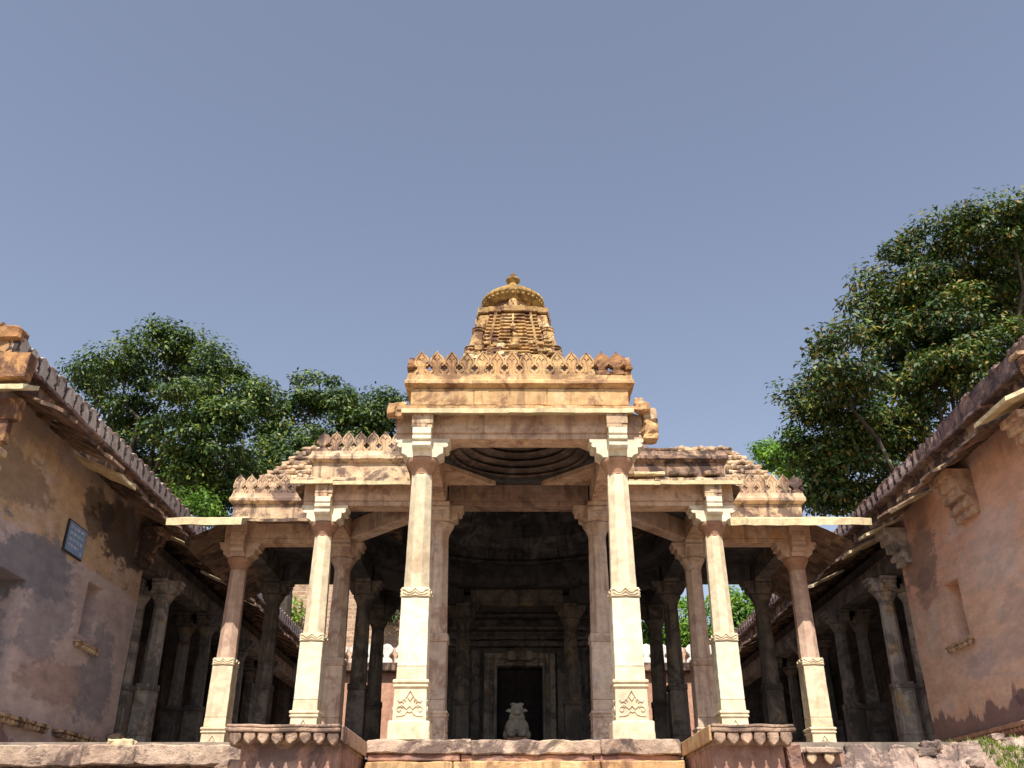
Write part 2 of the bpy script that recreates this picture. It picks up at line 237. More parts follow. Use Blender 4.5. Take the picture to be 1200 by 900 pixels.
# ------------------------------------------------------------------ geometry helpers
class G:
    def __init__(s): s.v = []; s.f = []
    def add(s, vs, fs, mat=None):
        k = len(s.v)
        s.v += [tuple(mat @ Vector(v)) if mat else tuple(v) for v in vs]
        s.f += [tuple(i + k for i in f) for f in fs]; return s
    def box(s, x0, x1, y0, y1, z0, z1, mat=None):
        return s.add([(x0, y0, z0), (x1, y0, z0), (x1, y1, z0), (x0, y1, z0), (x0, y0, z1), (x1, y0, z1), (x1, y1, z1), (x0, y1, z1)],
                     [(0, 3, 2, 1), (4, 5, 6, 7), (0, 1, 5, 4), (1, 2, 6, 5), (2, 3, 7, 6), (3, 0, 4, 7)], mat)
    def rings(s, rings, cap=True, mat=None):
        n = len(rings[0]); vs = [p for r in rings for p in r]; fs = []
        for a in range(len(rings) - 1):
            for i in range(n):
                j = (i + 1) % n; fs.append((a * n + i, a * n + j, (a + 1) * n + j, (a + 1) * n + i))
        if cap: fs.append(tuple(reversed(range(n)))); fs.append(tuple(range((len(rings) - 1) * n, len(rings) * n)))
        return s.add(vs, fs, mat)
    def lathe(s, prof, n=24, c=(0, 0, 0), rot=0.0, cap=True, rib=0, amp=0.0):
        rs = []
        for r, z in prof:
            ring = []
            for i in range(n):
                a = 2 * PI * i / n + rot; rr = r * (1 + (amp * math.cos(rib * a) if rib else 0))
                ring.append((c[0] + rr * math.cos(a), c[1] + rr * math.sin(a), c[2] + z))
            rs.append(ring)
        return s.rings(rs, cap)
    def rect(s, x0, x1, y0, y1, prof, cap=True):       # prof: (offset outwards, z)
        return s.rings([[(x0 - o, y0 - o, z), (x1 + o, y0 - o, z), (x1 + o, y1 + o, z), (x0 - o, y1 + o, z)] for o, z in prof], cap)
    def rectring(s, x0, x1, y0, y1, prof):
        rs = [[(x0 - o, y0 - o, z), (x1 + o, y0 - o, z), (x1 + o, y1 + o, z), (x0 - o, y1 + o, z)] for o, z in prof]
        k = len(rs); vs = [p for r in rs for p in r]; fs = []
        for a in range(k):
            b = (a + 1) % k
            for i in range(4): fs.append((a * 4 + i, a * 4 + (i + 1) % 4, b * 4 + (i + 1) % 4, b * 4 + i))
        return s.add(vs, fs)
    def sq(s, prof, c=(0, 0)):                          # prof: (half width, z)
        return s.rings([[(c[0] - h, c[1] - h, z), (c[0] + h, c[1] - h, z), (c[0] + h, c[1] + h, z), (c[0] - h, c[1] + h, z)] for h, z in prof])
    def oct(s, prof):
        k = math.cos(PI / 8)
        return s.rings([[(h / k * math.cos(PI / 8 + i * PI / 4), h / k * math.sin(PI / 8 + i * PI / 4), z) for i in range(8)] for h, z in prof])
    def prism(s, poly, y0, y1, mat=None):               # poly in (x, z), counter-clockwise seen from -y
        n = len(poly)
        vs = [(x, y0, z) for x, z in poly] + [(x, y1, z) for x, z in poly]
        fs = [tuple(range(n)), tuple(reversed(range(n, 2 * n)))] + [(i, i + n, (i + 1) % n + n, (i + 1) % n) for i in range(n)]
        return s.add(vs, fs, mat)
    def ridge(s, pts, w, y0, y1, mat=None):             # raised line in the xz plane, from depth y1 out to y0
        L = []; Rr = []
        for i, (x, z) in enumerate(pts):
            a = pts[max(i - 1, 0)]; b = pts[min(i + 1, len(pts) - 1)]
            dx, dz = b[0] - a[0], b[1] - a[1]; l = math.hypot(dx, dz) or 1
            L.append((x - dz / l * w, z + dx / l * w)); Rr.append((x + dz / l * w, z - dx / l * w))
        rs = [[(l[0], y1, l[1]), (0.6 * l[0] + 0.4 * r[0], y0, 0.6 * l[1] + 0.4 * r[1]), (0.4 * l[0] + 0.6 * r[0], y0, 0.4 * l[1] + 0.6 * r[1]), (r[0], y1, r[1])] for l, r in zip(L, Rr)]
        return s.rings(rs, True, mat)
    def tube(s, pts, radii, n=7):
        rs = []
        up = Vector((0.3, 0.2, 1))
        for i, p in enumerate(pts):
            a = Vector(pts[max(i - 1, 0)]); b = Vector(pts[min(i + 1, len(pts) - 1)]); d = (b - a).normalized()
            u = d.cross(up).normalized() if abs(d.dot(up.normalized())) < 0.98 else d.cross(Vector((1, 0, 0))).normalized(); w = d.cross(u)
            rs.append([tuple(Vector(p) + (u * math.cos(2 * PI * k / n) + w * math.sin(2 * PI * k / n)) * radii[i]) for k in range(n)])
        return s.rings(rs)
    def ball(s, c, r, n=12, m=8):
        rs = []
        for j in range(m + 1):
            a = -PI / 2 + PI * (0.04 + 0.92 * j / m)
            rs.append([(c[0] + r[0] * math.cos(a) * math.cos(2 * PI * i / n), c[1] + r[1] * math.cos(a) * math.sin(2 * PI * i / n), c[2] + r[2] * math.sin(a)) for i in range(n)])
        return s.rings(rs)
    def mesh(s, name, bevel=0.0, cuts=0, rough=0.0, rscale=3.0, smooth=False, seed=0.0, maxlen=0.0):
        me = bpy.data.meshes.new(name); me.from_pydata(s.v, [], s.f)
        bm = bmesh.new(); bm.from_mesh(me)
        bmesh.ops.recalc_face_normals(bm, faces=bm.faces)
        if bevel:
            ed = [e for e in bm.edges if len(e.link_faces) == 2 and e.calc_face_angle(0) > 0.5]
            bmesh.ops.bevel(bm, geom=ed, offset=bevel, segments=1, affect='EDGES', clamp_overlap=True)
        if maxlen:
            for _ in range(7):
                ed = [e for e in bm.edges if e.calc_length() > maxlen]
                if not ed: break
                bmesh.ops.subdivide_edges(bm, edges=ed, cuts=1, use_grid_fill=True)
            bmesh.ops.triangulate(bm, faces=[f for f in bm.faces if len(f.verts) > 4])
        if cuts: bmesh.ops.subdivide_edges(bm, edges=bm.edges, cuts=cuts, use_grid_fill=True)
        if rough:
            o = Vector((seed * 3.1, seed * 7.7, seed))
            for v in bm.verts:
                p = v.co * rscale + o
                v.co += Vector(noise.noise_vector(p)) * rough + Vector(noise.noise_vector(p * 3.3)) * rough * 0.4
        bm.to_mesh(me); bm.free()
        if smooth: me.polygons.foreach_set('use_smooth', [True] * len(me.polygons))
        me.update(); return me
    def build(s, name, mat, parent=None, loc=(0, 0, 0), rotz=0.0, kind=None, label=None, **kw):
        return link(name, s.mesh(name, **kw), mat, parent, loc, rotz, kind, label)
def link(name, me, mat, parent=None, loc=(0, 0, 0), rotz=0.0, kind=None, label=None):
    if not me.materials: me.materials.append(mat)
    o = bpy.data.objects.new(name, me); C.objects.link(o)
    if o.material_slots[0].material is not mat:
        o.material_slots[0].link = 'OBJECT'; o.material_slots[0].material = mat
    o.location = loc; o.rotation_euler = (0, 0, rotz)
    if parent: o.parent = parent
    if kind: o['kind'] = kind
    if label: o['label'] = label
    return o
def thing(name, label, cat, loc=(0, 0, 0), rotz=0.0, group=None):
    o = bpy.data.objects.new(name, None); C.objects.link(o)
    o.empty_display_size = 0.2; o.location = loc; o.rotation_euler = (0, 0, rotz)
    o['label'] = label; o['category'] = cat
    if group: o['group'] = group
    return o
def tag(o, label, cat, group=None):
    o['label'] = label; o['category'] = cat
    if group: o['group'] = group
    return o
def copy_tree(o, parent=None):
    c = o.copy(); C.objects.link(c)
    if parent: c.parent = parent
    for ch in list(o.children): copy_tree(ch, c)
    return c
def struct(o): o['kind'] = 'structure'; return o

# ------------------------------------------------------------------ ground
g = G().box(-400, 400, -300, 900, -3.2, -2.7)
struct(g.build('ground', M['earth']))

# ------------------------------------------------------------------ columns
def spiral(cx, cz, r0, r1, a0, a1, n=14):
    return [(cx + (r0 + (r1 - r0) * i / n) * math.cos(a0 + (a1 - a0) * i / n), cz + (r0 + (r1 - r0) * i / n) * math.sin(a0 + (a1 - a0) * i / n)) for i in range(n + 1)]
def relief_paths(w, h):                                 # carved lotus ornament of width 2w, height h, foot at z = 0
    P = []
    for s in (-1, 1):
        P.append([(0, h * 0.97), (s * w * 0.12, h * 0.86), (s * w * 0.32, h * 0.68), (s * w * 0.5, h * 0.58), (s * w * 0.72, h * 0.55), (s * w * 0.8, h * 0.62)])
        P.append([(s * (x), z) for x, z in spiral(w * 0.36, h * 0.60, w * 0.16, w * 0.05, -1.2, 4.2)])
        P.append([(s * x, z) for x, z in spiral(w * 0.68, h * 0.28, w * 0.24, w * 0.06, 2.6, -3.4)])
        P.append([(0, h * 0.42), (s * w * 0.2, h * 0.3), (s * w * 0.42, h * 0.4), (s * w * 0.6, h * 0.45)])
        P.append([(0, h * 0.18), (s * w * 0.16, h * 0.22), (s * w * 0.3, h * 0.1), (s * w * 0.55, h * 0.06), (s * w * 0.9, h * 0.05)])
    P.append([(-w * 0.15, h * 0.72), (0, h * 0.6), (w * 0.15, h * 0.72)])
    return P
def scallop_paths(w, h):
    P = [[(-w, 0.01), (-w * 0.6, 0.01), (-w * 0.3, 0.012), (0, h * 0.2), (w * 0.3, 0.012), (w * 0.6, 0.01), (w, 0.01)]]
    for s in (-1, 1):
        P.append([(0, h * 0.95), (s * w * 0.3, h * 0.55), (s * w * 0.55, h * 0.5), (s * w * 0.8, h * 0.75), (s * w, h * 0.8)])
        P.append([(0, h * 0.6), (s * w * 0.3, h * 0.3), (s * w * 0.65, h * 0.25), (s * w * 0.95, h * 0.45)])
    return P
def four(g, paths, face, wd, z0, dep=0.014):
    for k in range(4):
        mt = Matrix.Rotation(k * PI / 2, 4, 'Z')
        for p in paths: g.ridge([(x, z + z0) for x, z in p], wd, -face - dep, -face + 0.002, mt)
    return g

CM = {}
CM['plinth_block'] = G().sq([(0.235, 0.0), (0.235, 0.205)]).mesh('plinth_block', bevel=0.012, maxlen=0.07, rough=0.007, rscale=8)
CM['carved_block'] = G().sq([(0.188, 0.205), (0.182, 0.56), (0.186, 0.562), (0.2, 0.575), (0.2, 0.592), (0.187, 0.60), (0.187, 0.612), (0.205, 0.62), (0.205, 0.648), (0.18, 0.66)]).mesh('carved_block', bevel=0.004)
CM['carving'] = four(G(), relief_paths(0.168, 0.30), 0.184, 0.011, 0.245).mesh('carving')
CM['repair_block'] = G().sq([(0.172, 0.66), (0.170, 0.80)]).mesh('repair_block', bevel=0.006)
CM['lower_shaft'] = G().sq([(0.169, 0.803), (0.164, 1.60)]).mesh('lower_shaft', bevel=0.007, maxlen=0.09, rough=0.004, rscale=9)
CM['carved_band'] = G().sq([(0.171, 1.603), (0.17, 1.72)]).mesh('carved_band', bevel=0.01)
CM['band_carving'] = four(G(), scallop_paths(0.155, 0.11), 0.171, 0.008, 1.607, 0.011).mesh('band_carving')
CM['upper_shaft'] = G().oct([(0.152, 1.72), (0.128, 3.19)]).mesh('upper_shaft', bevel=0.004, maxlen=0.12, rough=0.003, rscale=7)
CM['bell'] = G().lathe([(0.128, 3.185), (0.137, 3.19), (0.137, 3.205), (0.142, 3.22), (0.152, 3.25), (0.175, 3.30), (0.205, 3.345), (0.212, 3.37), (0.212, 3.385), (0.19, 3.40), (0.16, 3.41)], 32).mesh('bell', smooth=False)
CM['capital_core'] = G().box(-0.135, 0.135, -0.135, 0.135, 3.405, 3.66).mesh('capital_core', bevel=0.008)
arm = [(0.10, 3.40), (0.185, 3.40), (0.20, 3.42), (0.225, 3.44), (0.265, 3.455), (0.268, 3.545), (0.285, 3.535), (0.318, 3.545), (0.332, 3.568), (0.325, 3.59), (0.305, 3.598), (0.345, 3.606), (0.348, 3.628), (0.355, 3.634), (0.355, 3.66), (0.10, 3.66)]
CM['bracket'] = G().prism(arm, -0.15, 0.15).mesh('bracket', bevel=0.004)
fr = [(0.10, 3.40), (0.20, 3.40), (0.225, 3.45), (0.25, 3.465), (0.30, 3.47), (0.325, 3.50), (0.325, 3.535), (0.30, 3.56), (0.30, 3.572), (0.34, 3.578), (0.345, 3.62), (0.325, 3.63), (0.325, 3.648), (0.345, 3.654), (0.345, 3.735), (0.10, 3.735)]
CM['front_bracket'] = G().prism(fr, -0.118, 0.118).mesh('front_bracket', bevel=0.004)
gb = G().box(-0.135, 0.135, -0.325, -0.15, 3.80, 3.985).box(-0.135, 0.06, -0.325, -0.15, 3.738, 3.797).box(0.063, 0.130, -0.312, -0.15, 3.738, 3.793)
CM['bracket_block'] = gb.mesh('bracket_block', bevel=0.005)
def make_column(mat_low, mat_up, mat_bell, mat_br, mat_shaft=None, front=True):
    t = thing('stone_column', 'column', 'column')
    link('plinth_block', CM['plinth_block'], mat_low, t)
    cb = link('carved_block', CM['carved_block'], mat_low, t); link('carving', CM['carving'], mat_low, cb)
    link('shaft_block', CM['repair_block'], mat_low, t); link('lower_shaft', CM['lower_shaft'], mat_shaft or mat_low, t)
    bb = link('carved_band', CM['carved_band'], mat_low, t); link('carving', CM['band_carving'], mat_low, bb)
    link('upper_shaft', CM['upper_shaft'], mat_up, t)
    bl = link('bell_capital', CM['bell'], mat_bell, t); link('capital_block', CM['capital_core'], mat_br, bl)
    link('bracket', CM['bracket'], mat_br, t); link('bracket', CM['bracket'], mat_br, t, rotz=PI); link('bracket', CM['bracket'], mat_br, t, rotz=PI / 2)
    if front:
        f = link('bracket', CM['front_bracket'], mat_br, t, rotz=-PI / 2); link('bracket_block', CM['bracket_block'], M['buff'] if mat_br is M['cream_pale'] else mat_br, t)
    else: link('bracket', CM['bracket'], mat_br, t, rotz=-PI / 2)
    return t
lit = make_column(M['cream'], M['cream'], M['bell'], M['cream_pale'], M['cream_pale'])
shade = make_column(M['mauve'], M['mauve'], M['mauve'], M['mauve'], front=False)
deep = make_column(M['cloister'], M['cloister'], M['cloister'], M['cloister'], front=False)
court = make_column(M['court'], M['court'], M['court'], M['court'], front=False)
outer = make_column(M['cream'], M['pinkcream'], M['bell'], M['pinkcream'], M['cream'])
used = set()
def column(kind, x, y, label, group):
    if kind.name in used: o = copy_tree(kind)
    else: o = kind; used.add(kind.name)
    o.location = (x, y, 0); o['label'] = label; o['group'] = group; return o
gp = 'carved stone columns of the temple'
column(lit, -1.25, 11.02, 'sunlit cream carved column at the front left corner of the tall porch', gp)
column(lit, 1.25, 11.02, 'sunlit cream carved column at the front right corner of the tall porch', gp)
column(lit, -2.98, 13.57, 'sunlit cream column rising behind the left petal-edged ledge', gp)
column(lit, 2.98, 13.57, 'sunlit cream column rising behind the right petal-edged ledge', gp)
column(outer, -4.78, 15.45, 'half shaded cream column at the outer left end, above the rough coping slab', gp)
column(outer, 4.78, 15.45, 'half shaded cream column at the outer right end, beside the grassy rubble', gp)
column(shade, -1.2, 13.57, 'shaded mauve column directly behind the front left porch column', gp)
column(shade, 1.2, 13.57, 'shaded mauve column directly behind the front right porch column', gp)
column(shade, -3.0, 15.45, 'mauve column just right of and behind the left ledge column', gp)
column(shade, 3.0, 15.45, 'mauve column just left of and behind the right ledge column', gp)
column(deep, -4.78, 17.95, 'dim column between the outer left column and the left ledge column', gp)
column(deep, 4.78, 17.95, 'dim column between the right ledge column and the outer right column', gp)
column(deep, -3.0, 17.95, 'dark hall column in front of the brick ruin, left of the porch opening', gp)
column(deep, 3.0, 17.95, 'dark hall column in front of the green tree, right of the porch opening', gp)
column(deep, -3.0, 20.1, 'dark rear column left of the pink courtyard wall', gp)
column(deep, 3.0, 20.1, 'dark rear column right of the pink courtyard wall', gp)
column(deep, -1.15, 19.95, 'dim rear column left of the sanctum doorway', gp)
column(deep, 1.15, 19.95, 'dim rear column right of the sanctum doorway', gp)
gc = 'paired columns of the side cloisters'
for sx, xs, ys in ((-1, (-6.95, -7.42), (17.95, 20.8, 23.6, 26.4)), (1, (7.15, 7.62), (17.75, 20.5, 23.3, 26.1))):
    side = 'left' if sx < 0 else 'right'
    for i, y in enumerate(ys):
        for j, x in enumerate(xs):
            where = ['next to the corner of the %s plaster wall', 'second pair back from the %s plaster wall', 'third pair back from the %s plaster wall', 'rearmost pair of the %s cloister'][i] % side
            column(court if i == 0 else deep, x, y, ('court side' if j == 0 else 'inner') + ' grey brown cloister column, ' + where, gc)  # first pair paler, deeper pairs darker: falling light put into the stone

# ------------------------------------------------------------------ roofs
sp = 0.205
def merlon_outline(s, h=1.0):
    a = s / 2
    r = [(a, 0.0), (a, 0.066), (a - 0.02, 0.066), (a - 0.02, 0.09), (a - 0.046, 0.09), (a - 0.046, 0.136), (a - 0.02, 0.136), (a - 0.02, 0.16), (a - 0.001, 0.16), (a - 0.001, 0.178),
         (a * 0.985, 0.215), (a * 0.90, 0.252), (a * 0.72, 0.285), (a * 0.46, 0.312), (a * 0.22, 0.332), (a * 0.08, 0.352), (0.0, 0.376)]
    return [(x, z * h) for x, z in r] + [(-x, z * h) for x, z in reversed(r[:-1])]
def merlon_mesh(name, s, depth, h=1.0, decor=True, outline=None, **kw):
    g = G().prism(outline or merlon_outline(s, h), -depth / 2, depth / 2)
    if decor:
        a = s / 2
        for sg in (-1, 1):
            g.ridge([(0, 0.345), (sg * a * 0.2, 0.30), (sg * a * 0.5, 0.262), (sg * a * 0.72, 0.225), (sg * a * 0.74, 0.19), (sg * a * 0.5, 0.165), (sg * a * 0.36, 0.12), (sg * a * 0.4, 0.06), (sg * a * 0.7, 0.035)], 0.006, -depth / 2 - 0.012, -depth / 2 + 0.002)
            g.ridge([(0, 0.17), (0, 0.21), (sg * a * 0.18, 0.245), (sg * a * 0.36, 0.245)], 0.005, -depth / 2 - 0.010, -depth / 2 + 0.002)
        g.ridge([(0, 0.04), (0, 0.17)], 0.005, -depth / 2 - 0.009, -depth / 2 + 0.002)
    return g.mesh(name, **kw)
MER = merlon_mesh('merlon', sp, 0.075)
MERC = [merlon_mesh('chipped_merlon', sp, 0.075, h, True, maxlen=0.05, rough=0.011, rscale=11, seed=k) for k, h in enumerate((1.0, 0.97, 1.0))]
MERB = merlon_mesh('broken_merlon', sp, 0.10, 0.92, False, maxlen=0.06, rough=0.035, rscale=9)
def merlons(parent, p0, p1, z, mat, facing=0.0, broken=(), skip=(), n=None):
    p0, p1 = Vector(p0), Vector(p1); L = (p1 - p0).length; n = n or round(L / sp); d = (p1 - p0) / n
    for i in range(n):
        if i in skip: continue
        b = i in broken
        q = p0 + d * (i + 0.5)
        o = link('merlon', MERB if b else random.choice([MER, MER] + MERC), (M['orange_worn'] if mat is M['orange'] else M['stained']) if b or random.random() < 0.03 else mat, parent, (q.x, q.y, z), facing + random.uniform(-0.035, 0.035))
        o.scale = (d.length / sp * 0.998, 1, random.uniform(0.985, 1.01)); o.rotation_euler.y = random.uniform(-0.02, 0.02)

def tier(parent, x0, x1, y0, y1, mats, eaves=(), top=True, cx0=None):
    """beam is built apart; this is frieze and cornice round a rectangle whose beam faces are x0..x1, y0..y1"""
    fz, cz = mats
    G().rectring(x0, x1, y0, y1, [(0.06, 4.06), (0.06, 4.34), (-0.12, 4.34), (-0.12, 4.06)]).build('frieze', fz, parent, bevel=0.004)
    G().rectring(x0, x1, y0, y1, [(0.07, 4.343), (0.085, 4.352), (0.13, 4.377), (0.14, 4.385), (0.14, 4.435), (0.12, 4.465), (0.115, 4.515), (0.115, 4.53), (-0.12, 4.53), (-0.12, 4.343)]).build('cornice', cz, parent, bevel=0.003, maxlen=0.25, rough=0.008, rscale=5, seed=x0)
def beam_x(parent, x0, x1, yc, mat, fascia=True):
    g = G().box(x0, x1, yc - 0.15, yc + 0.15, 3.735, 4.0).box(x0, x1, yc - 0.135, yc + 0.15, 3.66, 3.732)
    o = g.build('beam', mat, parent, bevel=0.005)
    if fascia:
        L = x1 - x0; f = G()
        f.box(x0 + 0.35, x0 + L * 0.47, yc - 0.158, yc - 0.148, 3.75, 3.84).box(x1 - L * 0.44, x1 - 0.35, yc - 0.158, yc - 0.148, 3.75, 3.84)
        f.build('fascia_strip', mat, o)
def beam_y(parent, xc, y0, y1, mat):
    G().box(xc - 0.15, xc + 0.15, y0, y1, 3.735, 4.0).box(xc - 0.14, xc + 0.14, y0, y1, 3.66, 3.732).build('beam', mat, parent, bevel=0.005)
def beam_between(parent, a, b, mat):
    v = Vector((b[0] - a[0], b[1] - a[1])); L = v.length; ang = math.atan2(v.y, v.x)
    G().box(0.12, L - 0.12, -0.13, 0.13, 3.67, 3.995).build('beam', mat, parent, (a[0], a[1], 0), ang, bevel=0.006)
def eave_x(parent, x0, x1, y_in, y_out, z_in, z_out, th, mat, n, rough=0.012, seed=1.0, name='eave_slab'):
    cuts_ = [x0] + sorted(x0 + (x1 - x0) * (i + random.uniform(-0.15, 0.15)) / n for i in range(1, n)) + [x1]
    for i in range(n):
        dz = random.uniform(-0.008, 0.008)
        a, b = cuts_[i] - (0.012 if i else 0), cuts_[i + 1]
        g = G(); yo = y_out + random.uniform(-0.015, 0.015)
        g.add([(a, yo, z_out + dz), (b, yo, z_out + dz), (b, y_in, z_in + dz), (a, y_in, z_in + dz), (a, yo, z_out + th + dz), (b, yo, z_out + th + dz), (b, y_in, z_in + th + dz), (a, y_in, z_in + th + dz)],
              [(0, 3, 2, 1), (4, 5, 6, 7), (0, 1, 5, 4), (1, 2, 6, 5), (2, 3, 7, 6), (3, 0, 4, 7)])
        g.build(name, mat, parent, maxlen=0.12, rough=rough, rscale=4, seed=seed + i)
def eave_y(parent, y0, y1, x_in, x_out, z_in, z_out, th, mat, n, rough=0.012, seed=1.0):
    for i in range(n):
        a, b = y0 + (y1 - y0) * i / n - (0.012 if i else 0), y0 + (y1 - y0) * (i + 1) / n
        dz = random.uniform(-0.01, 0.01)
        g = G().add([(x_out, a, z_out + dz), (x_out, b, z_out + dz), (x_in, b, z_in + dz), (x_in, a, z_in + dz), (x_out, a, z_out + th + dz), (x_out, b, z_out + th + dz), (x_in, b, z_in + th + dz), (x_in, a, z_in + th + dz)],
                    [(0, 3, 2, 1), (4, 5, 6, 7), (0, 1, 5, 4), (1, 2, 6, 5), (2, 3, 7, 6), (3, 0, 4, 7)])
        g.build('eave_slab', mat, parent, maxlen=0.15, rough=rough, rscale=4, seed=seed + i)
def rock(parent, c, r, mat, seed, name='broken_stone', loc=(0, 0, 0)):
    return G().box(c[0] - r[0], c[0] + r[0], c[1] - r[1], c[1] + r[1], c[2] - r[2], c[2] + r[2]).build(name, mat, parent, loc, bevel=min(r) * 0.3, maxlen=max(min(r) * 0.8, 0.03), rough=min(r) * 0.5, rscale=1.2 / max(min(r) * 2, 0.05), seed=seed)
def holed_slab(x0, x1, y0, y1, c, r, z0, z1, n=48):
    inner, outer = [], []
    angs = sorted([2 * PI * i / n for i in range(n)] + [math.atan2(y - c[1], x - c[0]) % (2 * PI) for x in (x0, x1) for y in (y0, y1)])
    for a in angs:
        dx, dy = math.cos(a), math.sin(a)
        t = min(((x1 - c[0]) / dx if dx > 1e-9 else (x0 - c[0]) / dx if dx < -1e-9 else 1e9), ((y1 - c[1]) / dy if dy > 1e-9 else (y0 - c[1]) / dy if dy < -1e-9 else 1e9))
        inner.append((c[0] + r * dx, c[1] + r * dy)); outer.append((c[0] + t * dx, c[1] + t * dy))
    k = len(angs); g = G()
    vs = [(*p, z0) for p in inner] + [(*p, z0) for p in outer] + [(*p, z1) for p in inner] + [(*p, z1) for p in outer]; fs = []
    for i in range(k):
        j = (i + 1) % k
        fs += [(i, j, k + j, k + i), (2 * k + i, 3 * k + i, 3 * k + j, 2 * k + j), (i, 2 * k + i, 2 * k + j, j), (k + i, k + j, 3 * k + j, 3 * k + i)]
    return g.add(vs, fs)
def ring(parent, c, ri, ro, z0, z1, mat, n=48, name='ceiling_ring', rib=0, amp=0.0):
    # a course of the corbelled vault with a moulded inner edge
    h = z1 - z0
    prof = [(ro, z0), (ri + 0.05, z0), (ri + 0.02, z0 + h * 0.12), (ri, z0 + h * 0.3), (ri + 0.015, z0 + h * 0.55), (ri + 0.03, z0 + h * 0.72), (ri + 0.06, z1), (ro, z1)]
    rs = []
    for r, z in prof:
        rs.append([(c[0] + r * (1 + (amp * math.cos(rib * 2 * PI * i / n) if rib and r < ro else 0)) * math.cos(2 * PI * i / n), c[1] + r * (1 + (amp * math.cos(rib * 2 * PI * i / n) if rib and r < ro else 0)) * math.sin(2 * PI * i / n), z) for i in range(n)])
    k = len(rs); g = G(); vs = [p for r in rs for p in r]; fs = []
    for a in range(k):
        b = (a + 1) % k
        for i in range(n):
            j = (i + 1) % n; fs.append((a * n + i, a * n + j, b * n + j, b * n + i))
    return g.add(vs, fs).build(name, mat, parent)

# -- tall porch roof
pr = thing('porch_roof', 'orange sandstone porch roof with a lotus merlon parapet over the two front columns', 'roof')
yc = 11.02
beam_x(pr, -1.60, 1.60, yc, M['pink'])
for s in (-1, 1): beam_y(pr, s * 1.25, yc + 0.153, 13.417, M['pink'])
tier(pr, -1.37, 1.37, 10.87, 13.46, (M['orange'], M['orange']))
xs = [-1.43, -0.60, 0.36, 1.43]
for a, b in zip(xs, xs[1:]): G().box(a + 0.003, b - 0.003, 10.785 + random.uniform(-0.006, 0.004), 10.83, 4.10, 4.338).build('frieze_block', M['orange'], pr, bevel=0.006, maxlen=0.12, rough=0.004, rscale=8, seed=a)
xs = [-1.513, -1.0, -0.42, 1.14, 1.513]
for a, b in zip(xs, xs[1:]): G().box(a + 0.003, b - 0.003, 10.718 + random.uniform(-0.005, 0.003), 10.76, 4.383, 4.438).build('cornice_block', M['orange'], pr, bevel=0.006, maxlen=0.1, rough=0.006, rscale=8, seed=a)
eave_x(pr, -1.52, 1.47, 10.90, 10.655, 4.0, 3.935, 0.062, M['slab'], 4, 0.006, 3)
eave_x(pr, -1.58, 1.53, 10.92, 10.69, 4.062, 4.0, 0.05, M['orange'], 6, 0.02, 31, 'rubble_course')
for s in (-1, 1): eave_y(pr, 10.92, 13.2, s * 1.40, s * 1.64, 4.002, 3.935, 0.07, M['orange'], 3, 0.015, 60 + s)
merlons(pr, (-1.40, 10.80), (1.40, 10.80), 4.53, M['orange'], 0, broken=(12, 13), n=14)
for s in (-1, 1): merlons(pr, (s * 1.44, 10.82), (s * 1.44, 13.2), 4.53, M['orange'], s * PI / 2, broken=(0, 1) if s > 0 else (0,))
for i, (c, r) in enumerate([((-1.62, 10.78, 3.99), (0.10, 0.09, 0.05)), ((-1.58, 10.80, 4.07), (0.12, 0.08, 0.04)), ((-1.55, 10.74, 3.93), (0.05, 0.05, 0.04)), ((1.60, 10.80, 4.05), (0.09, 0.09, 0.06)),
                            ((1.70, 10.86, 3.97), (0.09, 0.1, 0.09)), ((1.68, 10.88, 3.80), (0.10, 0.1, 0.09)), ((1.56, 10.82, 4.15), (0.06, 0.06, 0.05)), ((1.69, 10.88, 3.66), (0.09, 0.1, 0.045))]):
    rock(pr, c, r, M['orange'] if i != 4 else M['buff'], 5 + i)
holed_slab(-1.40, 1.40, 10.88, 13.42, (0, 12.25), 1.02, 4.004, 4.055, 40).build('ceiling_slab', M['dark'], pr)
for sx, sy in ((-1, -1), (1, -1), (-1, 1), (1, 1)):
    cx_, cy_ = sx * 1.1, 12.29 + sy * 0.98
    G().add([(cx_, cy_, 3.93), (cx_ - sx * 0.75, cy_, 3.93), (cx_, cy_ - sy * 0.75, 3.93), (cx_, cy_, 4.0), (cx_ - sx * 0.75, cy_, 4.0), (cx_, cy_ - sy * 0.75, 4.0)], [(0, 1, 2), (3, 5, 4), (0, 3, 4, 1), (1, 4, 5, 2), (2, 5, 3, 0)]).build('corner_slab', M['pink'], pr)
z = 4.055
for i, r in enumerate((0.98, 0.86, 0.74, 0.58, 0.42, 0.26)):
    ring(pr, (0, 12.25), r, 1.20, z, z + 0.068, M['ceiling_dim'], 40); z += 0.069
G().lathe([(0.6, z), (0.6, z + 0.04)], 24, (0, 12.25, 0)).build('keystone', M['ceiling_dim'], pr)
G().rect(-1.36, 1.36, 10.86, 13.3, [(-0.125, z + 0.042), (-0.125, z + 0.08)]).build('roof_deck', M['buff'], pr)

G().rect(-1.30, 1.30, 11.02, 13.25, [(0, 4.60), (0, 4.66), (-0.10, 4.80), (-0.10, 4.83), (-0.30, 4.97), (-0.30, 5.0), (-0.5, 5.07), (-0.62, 5.08)]).build('roof_mound', M['hole_backing'], pr, maxlen=0.2, rough=0.015, rscale=5)  # added mound, coloured dark so the merlon holes look shaded

